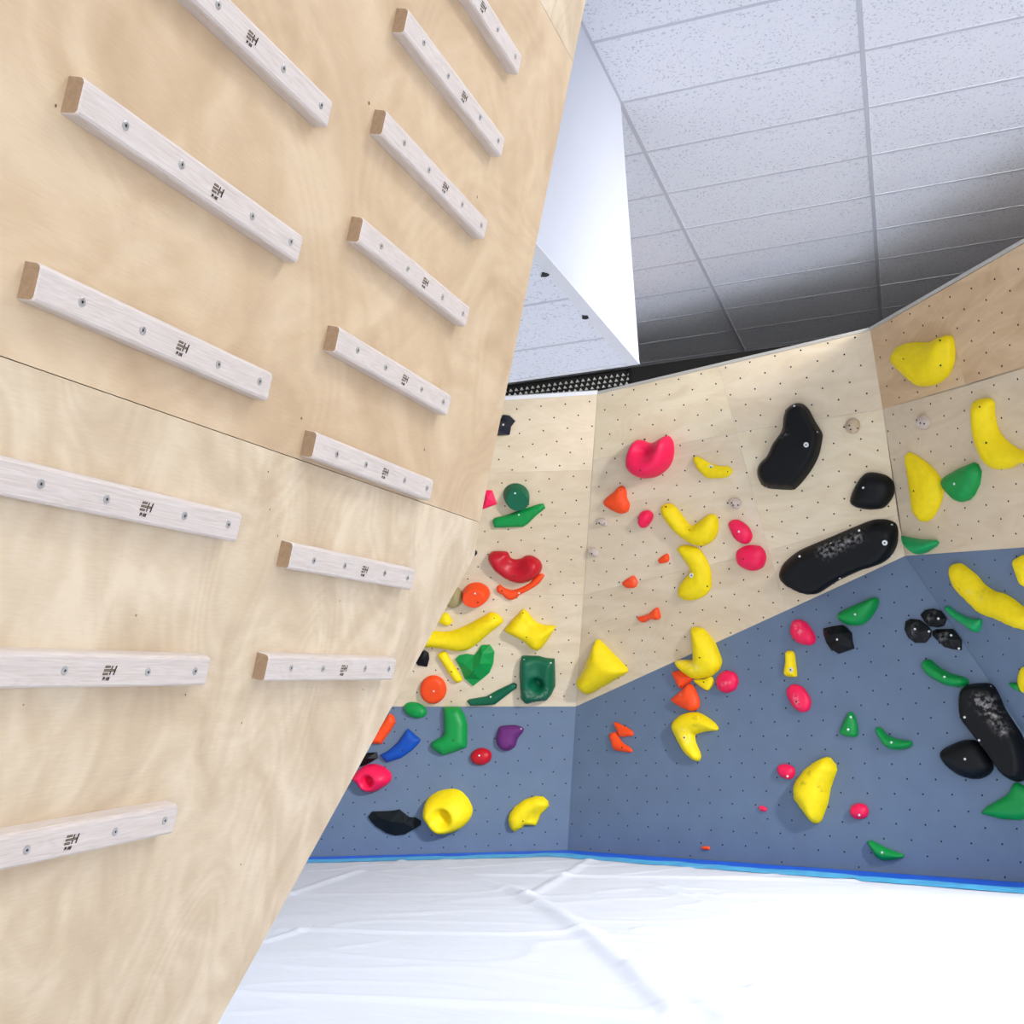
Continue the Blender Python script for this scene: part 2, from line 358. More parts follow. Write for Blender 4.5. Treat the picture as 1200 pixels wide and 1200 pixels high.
sheet('plywood_panel', CU, pxs(CU, [(1034.5, 479.5), (1500, 339), (1500, 620)])+[M1], M['ply'][1], cw, uvo=(1, 5))
CR = CU.at(1500, 620)
dirf = CL.n.cross(V((0, 0, 1))).normalized()
if dirf.dot(CR-M1) < 0: dirf = -dirf
PF = GG+dirf*1.1
sheet('painted_panel', CL, [M1, CR, PF, GG], M['grey'], cw)
back = V((-CL.n.x, -CL.n.y, 0)).normalized()*1.1
e_ = [CU.at(1500, 113), CR, PF]; e_ = [p-CL.n*.02 for p in e_]
mk('end_panel', e_+[p+back for p in e_], [(0, 1, 4, 3), (1, 2, 5, 4)], M['ply'][1], cw, uvs=[(p.y, p.z) for p in e_+[p+back for p in e_]])
# rims along the upper edges
def rim(pl, a, b_, mat, h=.022, t=.006):
    q = [a, b_, b_+pl.v*h, a+pl.v*h]
    vs = [p+pl.n*t for p in q]+[p-pl.n*.05 for p in q]
    mk('top_rim', vs, [(0, 1, 2, 3), (7, 6, 5, 4), (0, 4, 5, 1), (1, 5, 6, 2), (2, 6, 7, 3), (3, 7, 4, 0)], mat, cw)
rim(AU, AU.at(165, 495.4), T0, M['trim_white'], .03)
rim(BU, T0, T1, M['trim']); rim(CU, T1, CU.at(1500, 113), M['trim'])
# T-nut holes, 20 cm pitch, staggered
def inside(p, poly):
    c = False; n_ = len(poly)
    for i in range(n_):
        a, b_ = poly[i], poly[i-1]
        if (a[1] > p[1]) != (b_[1] > p[1]) and p[0] < (b_[0]-a[0])*(p[1]-a[1])/(b_[1]-a[1])+a[0]: c = not c
    return c
def holes(pl, poly3, anchor, udir, pitch=.203):
    u = (udir-pl.n*udir.dot(pl.n)).normalized(); v_ = pl.n.cross(u)
    poly = [((p-anchor).dot(u), (p-anchor).dot(v_)) for p in poly3]
    cx, cy_ = sum(p[0] for p in poly)/len(poly), sum(p[1] for p in poly)/len(poly)
    poly = [(cx+(p[0]-cx)*.985, cy_+(p[1]-cy_)*.985) for p in poly]
    vs = []; fs = []
    for j in range(-45, 46):
        for i in range(-30, 31):
            a = (i+.5*(j % 2))*pitch; b_ = j*pitch/2
            a += random.uniform(-.003, .003); b_ += random.uniform(-.003, .003)
            if not inside((a, b_), poly): continue
            k = len(vs); r_ = .0068
            for q in range(8):
                an = q*math.pi/4; vs.append(anchor+u*(a+r_*math.cos(an))+v_*(b_+r_*math.sin(an))+pl.n*.0007)
            fs.append(tuple(range(k, k+8)))
    o = mk('bolt_holes', vs, fs, M['hole'], cw); o['kind'] = 'stuff'
holes(AU, [AU.at(380, 482), T0, M0, ML], AU.at(550+597/6, 400+535/6), AU.at(550+773/6, 400+517/6)-AU.at(550+423/6, 400+552/6))
holes(AL, [ML, M0, F0, AL.at(370, 1003)], AL.at(540+548/6, 740+572/6), F0-FL)
holes(BU, [T0, T1, M1, M0], BU.at(680+508/6, 480+107/6), BU.at(680+830/6, 480+38/6)-BU.at(680+508/6, 480+107/6))
holes(BL, [M0, M1, M1+(EE-M1)*((0-M1.z)/(EE.z-M1.z)), F0], BL.at(860+605/6, 660+715/6), F1-F0)
holes(CU, [T1, CU.at(1500, 113), CR, M1], CU.at(1000+543/6, 380+560/6), CU.at(1000+992/6, 380+430/6)-CU.at(1000+410/6, 380+598/6))
holes(CL, [M1, CR, PF, GG], CL.at(1000+850/6, 560+608/6), T2-T1)

# ---- crash mat and its white dust sheet
def mat_poly():
    return [V((-7+.02, FL.y-.24, 0)), V((FL.x, FL.y, 0))+V((0, -.02, 0)), V((F0.x, F0.y, 0))+V((0, -.02, 0)), M1+(EE-M1)*((0-M1.z)/(EE.z-M1.z))+V((-.02, -.03, 0))]
mp_ = mat_poly(); e0 = mp_[3]; e1 = e0+dirf*2.2
fr = [(p.x, p.y) for p in mp_]+[(e1.x-.03, e1.y-.02), (RM['x1']-.02, 3.2), (RM['x1']-.02, -3.5), (RM['x0']+.02, -3.5)]
vs = [(x, y, -.006) for x, y in fr]+[(x, y, -.298) for x, y in fr]; n_ = len(fr)
M['blue'] = plain('blue_vinyl', (0, 104, 250), .35, spec=.5, noise=.06, nscale=3)
mt = mk('crash_mat', vs, [tuple(range(n_))[::-1], tuple(range(n_, 2*n_))]+[(i, (i+1) % n_, n_+(i+1) % n_, n_+i) for i in range(n_)], M['blue'])
tag(mt, 'bright blue crash mat under the white sheet, showing along the foot of the climbing wall', 'mat')

FLP = Plane((0, 0, 0), (0, 0, 1), (1, 0, 0))
folds = [  # pixel polylines on the mat, amplitude (m), width (m)
 ([(470, 1013), (540, 1028), (600, 1044), (650, 1070), (700, 1105), (745, 1145), (790, 1190)], .022, .06),
 ([(750, 1135), (800, 1165), (860, 1200)], .02, .06),
 ([(330, 1090), (450, 1093), (600, 1096), (700, 1092)], .010, .035),
 ([(560, 1026), (700, 1028), (860, 1030), (1000, 1033)], .010, .04),
 ([(620, 1052), (660, 1028), (690, 1010)], .012, .05),
 ([(750, 1091), (900, 1093), (1050, 1100), (1200, 1106)], .014, .05),
 ([(770, 1043), (810, 1056), (865, 1070)], .014, .05),
 ([(770, 1036), (860, 1064), (900, 1060)], .012, .04),
 ([(850, 1050), (1000, 1052), (1100, 1056)], .010, .04),
 ([(960, 1098), (1030, 1108)], .012, .05),
 ([(1020, 1150), (1100, 1165), (1170, 1185)], .014, .05),
 ([(890, 1160), (960, 1180), (1010, 1200)], .014, .06),
 ([(340, 1050), (380, 1035), (420, 1022)], .012, .05),
 ([(280, 1166), (450, 1172), (600, 1180), (750, 1190)], .012, .04),
 ([(310, 1105), (350, 1092)], .010, .04), ([(1120, 1130), (1180, 1140)], .01, .04),
]
FW = []
for pts, amp, wd in folds:
    w3 = [FLP.at(*p) for p in pts]; FW.append(([(p.x, p.y) for p in w3], amp, wd))
def seg_dist(P, a, b_):
    a = np.array(a); b_ = np.array(b_); d = b_-a; t = np.clip(((P-a)@d)/max(1e-12, d@d), 0, 1)
    return np.linalg.norm(P-(a+t[:, None]*d), axis=1)
def smooth_noise(P, scale, seed):
    rs = np.random.RandomState(seed); h = np.zeros(len(P))
    for _ in range(14):
        a = rs.uniform(0, 2*math.pi); k = scale*rs.uniform(.6, 1.6); h += np.sin(k*(P[:, 0]*math.cos(a)+P[:, 1]*math.sin(a))+rs.uniform(0, 6.28))
    return h/14
def edge_y(x):                                             # y of the wall foot at x
    pts = [(p.x, p.y) for p in mp_]
    for (xa, ya), (xb, yb) in zip(pts[:-1], pts[1:]):
        if xa <= x <= xb: return ya+(yb-ya)*(x-xa)/(xb-xa)
    if x > pts[-1][0]:
        s = (e1.y-e0.y)/(e1.x-e0.x); return e0.y+s*(x-e0.x)
    return pts[0][1]
def sheet_mesh(name, gap0, gap1, nx, ny, x0, x1, ynear, mat, z0, foldamp=1., rag=.03):
    xs_ = np.linspace(x0, x1, nx); vs = []; tt = np.linspace(0, 1, ny)
    if gap1 is None:
        xs_ = np.concatenate([np.linspace(RM['x0']+.03, x0, 30)[:-1], xs_, np.linspace(x1, RM['x1']-.03, 40)[1:]]); nx = len(xs_)
        tt = np.concatenate([np.linspace(0, .46, 40)[:-1], np.linspace(.46, 1, ny)]); ny = len(tt)
    rs = np.random.RandomState(5)
    ragv = np.interp(xs_, np.linspace(-7, 7, 120), rs.uniform(-rag, rag, 120))
    for j in range(ny):
        t = tt[j]
        for i, x in enumerate(xs_):
            ye = edge_y(x)-gap0-ragv[i]; yn = ynear if gap1 is None else edge_y(x)-gap1-ragv[i]*.5
            vs.append((x, yn+(ye-yn)*t))
    P = np.array(vs); z = smooth_noise(P, 5., 1)*.004*foldamp+smooth_noise(P*np.array([1, 2.6]), 9., 2)*.0025*foldamp
    rid = smooth_noise(P*np.array([.35, 1.3]), 7., 4); z += .006*foldamp*np.exp(-(rid/.05)**2)
    if foldamp:
        for pts, amp, wd in FW:
            d = np.min([seg_dist(P, a, b_) for a, b_ in zip(pts[:-1], pts[1:])], axis=0); z += 1.35*amp*np.exp(-(d/wd)**2)
    z = np.maximum(z, -.004)+z0
    fs = [(j*nx+i, j*nx+i+1, (j+1)*nx+i+1, (j+1)*nx+i) for j in range(ny-1) for i in range(nx-1)]
    o = mk(name, [(p[0], p[1], zz) for p, zz in zip(P, z)], fs, mat, smooth=True)
    return o
def cloth_mat():
    m, nt, b = newmat('white_sheet'); L = nt.links
    b.inputs['Base Color'].default_value = lin(206, 212, 224); b.inputs['Roughness'].default_value = .75; b.inputs['Specular IOR Level'].default_value = .25
    tc = N(nt, 'ShaderNodeTexCoord'); mp2 = N(nt, 'ShaderNodeMapping'); mp2.inputs['Scale'].default_value = (1, 2.2, 1); L.new(tc.outputs['Object'], mp2.inputs[0])
    n1 = N(nt, 'ShaderNodeTexNoise'); n1.inputs['Scale'].default_value = 4; n1.inputs['Detail'].default_value = 6; n1.inputs['Distortion'].default_value = 1; L.new(mp2.outputs[0], n1.inputs['Vector'])
    bp = N(nt, 'ShaderNodeBump'); bp.inputs['Strength'].default_value = .25; bp.inputs['Distance'].default_value = .02
    L.new(n1.outputs[0], bp.inputs['Height']); L.new(bp.outputs[0], b.inputs['Normal'])
    return m
M['cloth'] = cloth_mat()
ds = sheet_mesh('dust_sheet', .44, None, 400, 260, -4.6, 2.6, -3.3, M['cloth'], .004)
tag(ds, 'creased white sheet spread over the crash mat', 'sheet')
M['cyan'] = plain('thin_film', (90, 195, 255), .35, spec=.5, noise=.2, nscale=9)
pf = sheet_mesh('plastic_film', .27, .47, 340, 6, -6.7, 1.3, 0, M['cyan'], .008, foldamp=.35, rag=.03)
tag(pf, 'thin light blue plastic edging between the blue mat and the white sheet', 'edging')

# ============================================================ CAMPUS BOARD
TH = math.radians(15.2); D0 = 1.0808
bn = V((math.cos(TH), 0, -math.sin(TH))); bu = V((0, 1, 0)); bv = V((math.sin(TH), 0, math.cos(TH)))
def BP(a, b_, h=0.): return EYE + bn*(-D0+h) + bu*a + bv*b_
board = empty('campus_board', BP(0, -1.6)); tag(board, 'tall overhanging birch plywood training board filling the left side, carrying the pale rungs', 'training board')
class BPl:
    n = bn
    def uv(s, P): d = P-BP(0, 0); return d.dot(bu), d.dot(bv)
    def w(s, a, b_, h=0.): return BP(a, b_, h)
bpl = BPl()
kx = 2.757; s1 = .165; s2 = 1.412
def bsheet(pts, mat, uvo): 
    o = sheet('plywood_panel', bpl, [BP(*p) for p in pts], mat, None, .018, .0007, 0, uvo); o.parent = board; o.matrix_parent_inverse = Matrix.Translation(-board.location); return o
bsheet([(-1.2, -1.62), (1.355, -1.62), (2.774, .077), (2.762, s1), (-1.2, s1-.012)], M['board_low'], (0, 0))
bsheet([(-1.2, s1-.012), (2.762, s1), (2.757, s2), (-1.2, s2-.01)], M['board_up'], (0, 0))
bsheet([(-1.2, s2-.01), (2.757, s2), (2.765, 2.6), (-1.2, 2.6)], M['board_low'], (4, 1))
M['stud'] = plain('pine_stud', (214, 184, 140), .7, noise=.1)
for a in (-.9, -.1, .7, 1.3):
    q = [BP(a, -1.5 if a < 1.2 else -1.5, -.0185), BP(a+.045, -1.5, -.0185), BP(a+.045, 2.55, -.0185), BP(a, 2.55, -.0185)]
    vs = q+[p-bn*.095 for p in q]
    o = mk('support_stud', vs, [(0, 1, 2, 3), (7, 6, 5, 4), (0, 4, 5, 1), (1, 5, 6, 2), (2, 6, 7, 3), (3, 7, 4, 0)], M['stud'])
    o.parent = board; o.matrix_parent_inverse = Matrix.Translation(-board.location)
# small knots and pencil nicks in the veneer
M['knot'] = plain('knot', (128, 98, 66), .8)
for (px_, py_, r_) in [(65, 124, .0022), (353, 490, .0028), (497, 527, .003), (325, 628, .002), (316, 597, .002), (159, 721, .002), (283, 847, .002),
                       (432, 121, .0035), (559, 231, .003), (217, 814, .002), (398, 704, .002), (425, 808, .002), (314, 553, .002), (282, 1013, .002), (27, 826, .0015), (367, 1085, .0012)]:
    d = ray(px_, py_); t = -D0/d.dot(bn); P = d*t; a, b_ = P.dot(bu), P.dot(bv); n_ = 8
    if a > 2.6: continue
    vs = [BP(a+r_*random.uniform(.7, 1.2)*math.cos(k*math.pi/4), b_+r_*random.uniform(.7, 1.3)*math.sin(k*math.pi/4), .0006) for k in range(n_)]
    o = mk('veneer_knot', vs, [tuple(range(n_))], M['knot']); o.parent = board; o.matrix_parent_inverse = Matrix.Translation(-board.location)

# ---- rungs
BR = Matrix(((bu.x, bv.x, bn.x), (bu.y, bv.y, bn.y), (bu.z, bv.z, bn.z)))
if BR.determinant() < 0: pass
RL, RH, RT = .548, .0485, .026
def rung_mesh():
    # section (v,n): rounded upper lip, chamfered lower lip
    sec = [(-RH/2, 0), (-RH/2, RT-.006), (-RH/2+.0012, RT-.0022), (-RH/2+.0045, RT), (RH/2-.006, RT), (RH/2-.002, RT-.002), (RH/2, RT-.006), (RH/2+.001, 0)]
    vs = []; k = len(sec)
    for x, s in ((0, 1.), (.003, 1.), (RL-.003, 1.), (RL, 1.)):
        ins = .0012 if x in (0, RL) else 0
        for (v_, n_) in sec: vs.append((x, v_*(1-ins/RH*2), max(0, n_-ins) if n_ > 0 else 0))
    fs = []; fm = []
    for j in range(3):
        for i in range(k): fs.append((j*k+i, (j+1)*k+i, (j+1)*k+(i+1) % k, j*k+(i+1) % k)); fm.append(0)
    fs.append(tuple(range(k))); fm.append(1); fs.append(tuple(range(4*k-1, 3*k-1, -1))); fm.append(1)
    me = bpy.data.meshes.new('rung_body'); me.from_pydata(vs, [], fs); me.materials.append(M['rung']); me.materials.append(M['end_grain'])
    me.polygons.foreach_set('material_index', fm)
    bm = bmesh.new(); bm.from_mesh(me); bmesh.ops.recalc_face_normals(bm, faces=bm.faces); bm.to_mesh(me); bm.free()
    return me
def lathe(prof, n_=14):
    vs = []; fs = []
    for (r_, z) in prof:
        for i in range(n_): vs.append((r_*math.cos(i*2*math.pi/n_), r_*math.sin(i*2*math.pi/n_), z))
    for j in range(len(prof)-1):
        for i in range(n_): fs.append((j*n_+i, j*n_+(i+1) % n_, (j+1)*n_+(i+1) % n_, (j+1)*n_+i))
    fs.append(tuple((len(prof)-1)*n_+i for i in range(n_)))
    return vs, fs
def mesh_only(name, vs, fs, mat, smooth=False):
    me = bpy.data.meshes.new(name); me.from_pydata(vs, [], fs); me.materials.append(mat)
    if smooth: me.polygons.foreach_set('use_smooth', [True]*len(me.polygons))
    return me
sv, sf = lathe([(.0064, .0), (.0064, .0012), (.0052, .0018), (.0022, .0018), (.0022, .0006)])
screw_me = mesh_only('screw', sv, sf, M['steel_dull'])
kv, kf = lathe([(.0022, .0006), (.0021, .0008)], 6); socket_me = mesh_only('socket', kv, kf, M['black_hole'])
def quads(name, rects, z, mat, shear=.12):
    vs = []; fs = []
    for (x0, y0, x1, y1) in rects:
        k = len(vs)
        for (x, y) in ((x0, y0), (x1, y0), (x1, y1), (x0, y1)): vs.append((x+y*shear, y, z))
        fs.append((k, k+1, k+2, k+3))
    return mesh_only(name, vs, fs, mat)
ux, uy = .00185, .00088
emb = []; embf = []   # stamped maze-like emblem: three outlined bars on the left locking into an H on the right
def bar(x0, y0, x1, y1):
    t = .0008
    x0, x1, y0, y1 = x0*ux, x1*ux, y0*uy, y1*uy
    embf.append((x0, y0, x1, y1)); emb.extend([(x0, y0, x1, y0+t), (x0, y1-t, x1, y1), (x0, y0, x0+t*1.5, y1), (x1-t*1.5, y0, x1, y1)])
bar(-7.5, 4.0, -1.2, 7.8); bar(-7.5, -1.9, 5.2, 1.9); bar(-7.5, -7.8, -1.2, -4.0)
emb.extend([(a*ux, b_*uy, c_*ux, d_*uy) for a, b_, c_, d_ in [(.2, 1.5, 1.7, 7.8), (4.9, -7.8, 6.6, 7.8), (.2, -7.8, 1.7, -1.5)]])
U_ = .0009
stamp_me = quads('stamp', emb, .0004, M['ink'], .25); stampf_me = quads('stamp_fill', embf, .0003, M['ink_pale'], .25)
cap = [(-7*U_, -13.5*U_, -6*U_, -10*U_), (-6*U_, -11*U_, -4*U_, -10*U_), (-6*U_, -12.4*U_, -4.6*U_, -11.7*U_), (-3.9*U_, -13.4*U_, -3.3*U_, -11.6*U_), (-2*U_, -13.5*U_, -.7*U_, -10.4*U_), (-.4*U_, -13.2*U_, 1*U_, -10.2*U_), (1.3*U_, -13.5*U_, 3.2*U_, -10.2*U_)]
cap = [(a*1.6, b_*1.15-.0008, c_*1.6, d_*1.05) for a, b_, c_, d_ in cap]
cap_me = quads('stamp_text', cap, .0004, M['ink'], .25)
rm = rung_mesh()
rungs = []
def rung(a, b_, label, marks=None):
    r = empty('campus_rung'); tag(r, label, 'rung', 'pale wooden rungs screwed across the training board')
    m4 = Matrix.Identity(4)
    for i in range(3): m4[i][0] = bu[i]; m4[i][1] = bv[i]; m4[i][2] = bn[i]; m4[i][3] = BP(a, b_, .0004)[i]
    # (bu,bv,bn) is left-handed: flip the run so the frame is proper
    return r, m4
# proper frame: x axis = -bu would mirror; check handedness
HAND = bu.cross(bv).dot(bn)
def add_rung(a, b_, label):
    r = empty('campus_rung'); tag(r, label, 'rung', 'pale wooden rungs screwed across the training board')
    x_ax = bu if HAND > 0 else bu
    y_ax = bn.cross(bu)                      # equals +-bv
    s = 1 if y_ax.dot(bv) > 0 else -1
    m4 = Matrix.Identity(4)
    for i in range(3): m4[i][0] = x_ax[i]; m4[i][1] = y_ax[i]; m4[i][2] = bn[i]; m4[i][3] = BP(a, b_, .0002)[i]
    r.matrix_world = m4
    def ch(name, me, x, y, z, lab=None, par=None):
        o = bpy.data.objects.new(name, me); C.objects.link(o); o.parent = par or r; o.location = (x, y*s, z)
        if s < 0: o.scale = (1, -1, 1)
        if lab: o['label'] = lab
        return o
    ch('rung_body', rm, 0, 0, 0)
    jit = random.uniform(-.004, .004)
    for x in (.082, .208, .392, .513):
        q = ch('screw', screw_me, x+jit+random.uniform(-.002, .002), random.uniform(-.0015, .0015), RT-.0003)
        k = bpy.data.objects.new('socket', socket_me); C.objects.link(k); k.parent = q; k.location = (0, 0, .0004)
    ch('stamp', stamp_me, .300, .001, RT, 'small dark maze-like emblem burnt into the face')
    ch('stamp_fill', stampf_me, .300, .001, RT)
    ch('stamp_text', cap_me, .300, .001, RT, 'tiny dark lettering under the emblem')
    rungs.append(r); return r
ord1 = ['lowest rung of the near column, rising to the right', 'level rung of the near column, second from the bottom', 'rung of the near column just below the long seam',
        'rung of the near column just above the long seam', 'rung of the near column, second from the top', 'topmost rung of the near column, cut off by the top edge']
for k, b_ in enumerate([-.463, -.221, .018, .257, .495, .732]):
    add_rung(1.091, b_, 'pale beech '+ord1[k])
ord2 = ['lowest, nearly level rung of the far column', 'rung of the far column, second from the bottom, fully below the seam', 'rung of the far column whose lower edge touches the seam',
        'rung of the far column, fourth from the bottom', 'rung of the far column with a dark knot in its brown end', 'rung of the far column, third from the top', 'rung of the far column, second from the top, near the top edge', 'topmost rung of the far column, cut off by the top edge']
for k, b_ in enumerate([-.215, -.011, .193, .390, .597, .803, 1.001, 1.2]):
    add_rung(1.820, b_, 'pale beech '+ord2[k])

# ============================================================ CLIMBING HOLDS
CROP = dict(a=(550, 400, 1/6), b=(500, 560, 1/6), c=(400, 700, 1/6), d=(680, 480, 1/6), e=(660, 660, .2), g=(860, 440, 11/60), h=(1000, 380, 1/6),
            i=(1000, 560, 1/6), j=(1000, 740, 1/6), k=(860, 660, 1/6), l=(860, 840, 11/60), m=(360, 820, 1/6), n=(540, 740, 1/6), o=(540, 880, 1/6), p=(0, 0, 1))
def cv(crop, pts):
    x, y, s = CROP[crop]; return [(x+a*s, y+b_*s) for a, b_ in pts]
def ell(cx, cy_, rx, ry, rot=0, n_=16, sq=2.):
    o = []; r_ = math.radians(rot)
    for k in range(n_):
        t = 2*math.pi*k/n_; c_, s_ = math.cos(t), math.sin(t)
        c_ = math.copysign(abs(c_)**(2/sq), c_); s_ = math.copysign(abs(s_)**(2/sq), s_)
        o.append((cx+rx*c_*math.cos(r_)-ry*s_*math.sin(r_), cy_+rx*c_*math.sin(r_)+ry*s_*math.cos(r_)))
    return o
def catmull(P, step):
    out = []; n_ = len(P)
    for i in range(n_):
        p0, p1, p2, p3 = [np.array(P[(i+k-1) % n_]) for k in range(4)]
        m = max(2, int(np.linalg.norm(p2-p1)/step))
        for q in range(m):
            t = q/m
            # centripetal-ish: reduced tension to avoid overshoot
            T = .42; m1 = T*(p2-p0); m2 = T*(p3-p1)
            out.append((2*t**3-3*t**2+1)*p1+(t**3-2*t**2+t)*m1+(-2*t**3+3*t**2)*p2+(t**3-t**2)*m2)
    return np.array(out)
def linpoly(P, step):
    out = []; n_ = len(P)
    for i in range(n_):
        p1, p2 = np.array(P[i]), np.array(P[(i+1) % n_]); m = max(1, int(np.linalg.norm(p2-p1)/step))
        for q in range(m): out.append(p1+(p2-p1)*q/m)
    return np.array(out)
def bdist(Q, B):
    d = np.full(len(Q), 1e9)
    for i in range(len(B)):
        d = np.minimum(d, seg_dist(Q, B[i], B[(i+1) % len(B)]))
    return d
bw_v, bw_f = lathe([(.0085, -.004), (.0085, .002), (.006, .004)], 8); boltw = mesh_only('bolt', bw_v, bw_f, M['bolt_white'])
bd_v, bd_f = lathe([(.0065, -.003), (.0065, .001)], 8); boltd = mesh_only('bolt', bd_v, bd_f, M['black_hole'])
ws_v, ws_f = lathe([(.019, -.004), (.019, .003), (.011, .0035)], 14); wash = mesh_only('washer', ws_v, ws_f, M['bolt_white'])
HG = 'coloured climbing holds bolted to the climbing wall'
used_labels = set()
def hold(label, plane, crop, pts, col, H, name='climbing_hold', mode='dome', w=1.0, bolts=(), bumps=(), lean=(0, 0), apex=(), smooth=True, chalk_highlight=(), grime=(), base=0., face_from=None):
    """pts outline in crop coordinates; H height off the wall (m); w fraction of the half-width that is rounded;
       bumps (x,y,r,amp m) and lean in crop coordinates / pixels"""
    assert label not in used_labels, label
    used_labels.add(label)
    pl = PL[plane]; s = CROP[crop][2]
    px = cv(crop, pts)
    W3 = [pl.at(*q) for q in px]; cen = sum(W3, V())/len(W3)
    loc = lambda P: ((P-cen).dot(pl.u), (P-cen).dot(pl.v))
    P2 = [loc(p) for p in W3]
    ar = sum(P2[i][0]*P2[i-1][1]-P2[i-1][0]*P2[i][1] for i in range(len(P2)))
    if ar > 0: P2 = P2[::-1]
    size = max(max(p[0] for p in P2)-min(p[0] for p in P2), max(p[1] for p in P2)-min(p[1] for p in P2))
    step = max(.006, size/34)
    facet = mode == 'facet'
    B = linpoly(P2, size*2) if facet else (catmull(P2, step) if mode != 'sharp' else linpoly(P2, step))
    bl = [loc(pl.at(*q)) for q in cv(crop, [b_[:2] for b_ in bumps])]
    cpx = cv(crop, pts); ccx = sum(q[0] for q in cpx)/len(cpx); ccy = sum(q[1] for q in cpx)/len(cpx)
    lv = np.array(loc(pl.at(ccx+lean[0], ccy+lean[1])))-np.array(loc(pl.at(ccx, ccy)))
    if facet:
        n_ = len(B); ins = np.array([p*.0 for p in B])
        A2 = [(loc(pl.at(*cv(crop, [(q[0], q[1])])[0])), q[2]) for q in apex]
        V2 = [tuple(b_) for b_ in B]+[tuple(q[0]) for q in A2]
        Ed = [(i, (i+1) % n_) for i in range(n_)]
        r_ = delaunay_2d_cdt([V(q) for q in V2], Ed, [], 1, 1e-6)
        vv = [(q.x, q.y) for q in r_[0]]; ff = [tuple(f) for f in r_[2]]
        orig = r_[3]; hh = []
        lip = min(.02, H*.25)
        for k, og in enumerate(orig):
            hh.append(lip if (og and og[0] < n_) else H*A2[og[0]-n_][1] if og else lip)
        bidx = {og[0]: k for k, og in enumerate(orig) if og and og[0] < n_}
        h = np.array(hh); Q = np.array(vv)
    else:
        n_ = len(B)
        mn, mx = B.min(0), B.max(0)
        gx = np.arange(mn[0], mx[0], step); gy = np.arange(mn[1], mx[1], step*.87)
        G = np.array([(x+(step/2 if j % 2 else 0), y) for j, y in enumerate(gy) for x in gx])
        Bl = [tuple(b_) for b_ in B]
        G = np.array([q for q in G if inside(q, Bl)]) if len(G) else np.zeros((0, 2))
        if len(G):
            d = bdist(G, B); G = G[d > step*.75]
        # a near-edge ring to hold the roundness
        nx_ = np.roll(B, -1, 0)-np.roll(B, 1, 0); nn = np.stack([-nx_[:, 1], nx_[:, 0]], 1); nn /= np.linalg.norm(nn, axis=1)[:, None]+1e-9
        R1 = B+nn*step*.28
        if not inside(R1[0], Bl): R1 = B-nn*step*.28
        R1 = np.array([q for q in R1 if inside(q, Bl)])
        d1 = bdist(R1, B); R1 = R1[d1 > step*.15]
        allp = np.vstack([B, R1]+([G] if len(G) else []))
        r_ = delaunay_2d_cdt([V(q) for q in allp.tolist()], [(i, (i+1) % n_) for i in range(n_)], [], 1, 1e-7)
        vv = [(q.x, q.y) for q in r_[0]]; ff = [tuple(f) for f in r_[2]]; orig = r_[3]
        Q = np.array(vv); d = bdist(Q, B); dm = d.max()
        t = np.clip(d/(dm*w), 0, 1)
        lip = min(.012, H*.25)
        h = lip+(H-lip)*(np.clip(t, 0, 1) if mode == 'plate' else np.sqrt(np.clip(1-(1-t)**2, 0, 1)))
        isb = d < 1e-5
        for (bx, by), bb in zip(bl, bumps):
            rr_ = bb[2]*s*((pl.at(ccx, ccy)-EYE).length/F_PX); dd = np.linalg.norm(Q-np.array([bx, by]), axis=1)
            h = h+bb[3]*np.exp(-(dd/rr_)**2)*np.clip(t*2, 0, 1)
        h = np.maximum(h, lip*.6)
        # relax
        nb = [set() for _ in vv]
        for f in ff:
            for q in range(len(f)): nb[f[q]].add(f[q-1]); nb[f[q-1]].add(f[q])
        for _ in range(1 if mode == 'plate' else 3):
            h2 = h.copy()
            for k_, s_ in enumerate(nb):
                if s_ and not isb[k_]: h2[k_] = .5*h[k_]+.5*np.mean([h[x] for x in s_])
            h = h2
        h[isb] = lip
        bidx = {}
        for k_, og in enumerate(orig):
            for g_ in og:
                if g_ < n_: bidx.setdefault(g_, k_)
    X = Q[:, 0]+lv[0]*h/H; Y = Q[:, 1]+lv[1]*h/H
    vs = [(X[i], Y[i], h[i]+base) for i in range(len(Q))]
    ring = [bidx[k] for k in range(n_) if k in bidx]
    k0 = len(vs)
    for rI in ring: vs.append((Q[rI][0], Q[rI][1], -.0 if base >= 0 else base))
    fs = list(ff)+[(ring[i], k0+i, k0+(i+1) % len(ring), ring[(i+1) % len(ring)]) for i in range(len(ring))]
    root = empty(name); tag(root, label, 'climbing hold', HG)
    m4 = Matrix.Identity(4)
    for i in range(3): m4[i][0] = pl.u[i]; m4[i][1] = pl.v[i]; m4[i][2] = pl.n[i]; m4[i][3] = (cen+pl.n*.0012)[i]
    root.matrix_world = m4
    me = bpy.data.meshes.new('body'); me.from_pydata(vs, [], fs)
    bm = bmesh.new(); bm.from_mesh(me); bmesh.ops.recalc_face_normals(bm, faces=bm.faces)
    # recalculation on an open shell may flip: make outer faces look off the wall
    if sum(f.normal.z*f.calc_area() for f in bm.faces) < 0: bmesh.ops.reverse_faces(bm, faces=bm.faces)
    bm.to_mesh(me); bm.free()
    me.materials.append(HM[col])
    if smooth and not facet: me.polygons.foreach_set('use_smooth', [True]*len(me.polygons))
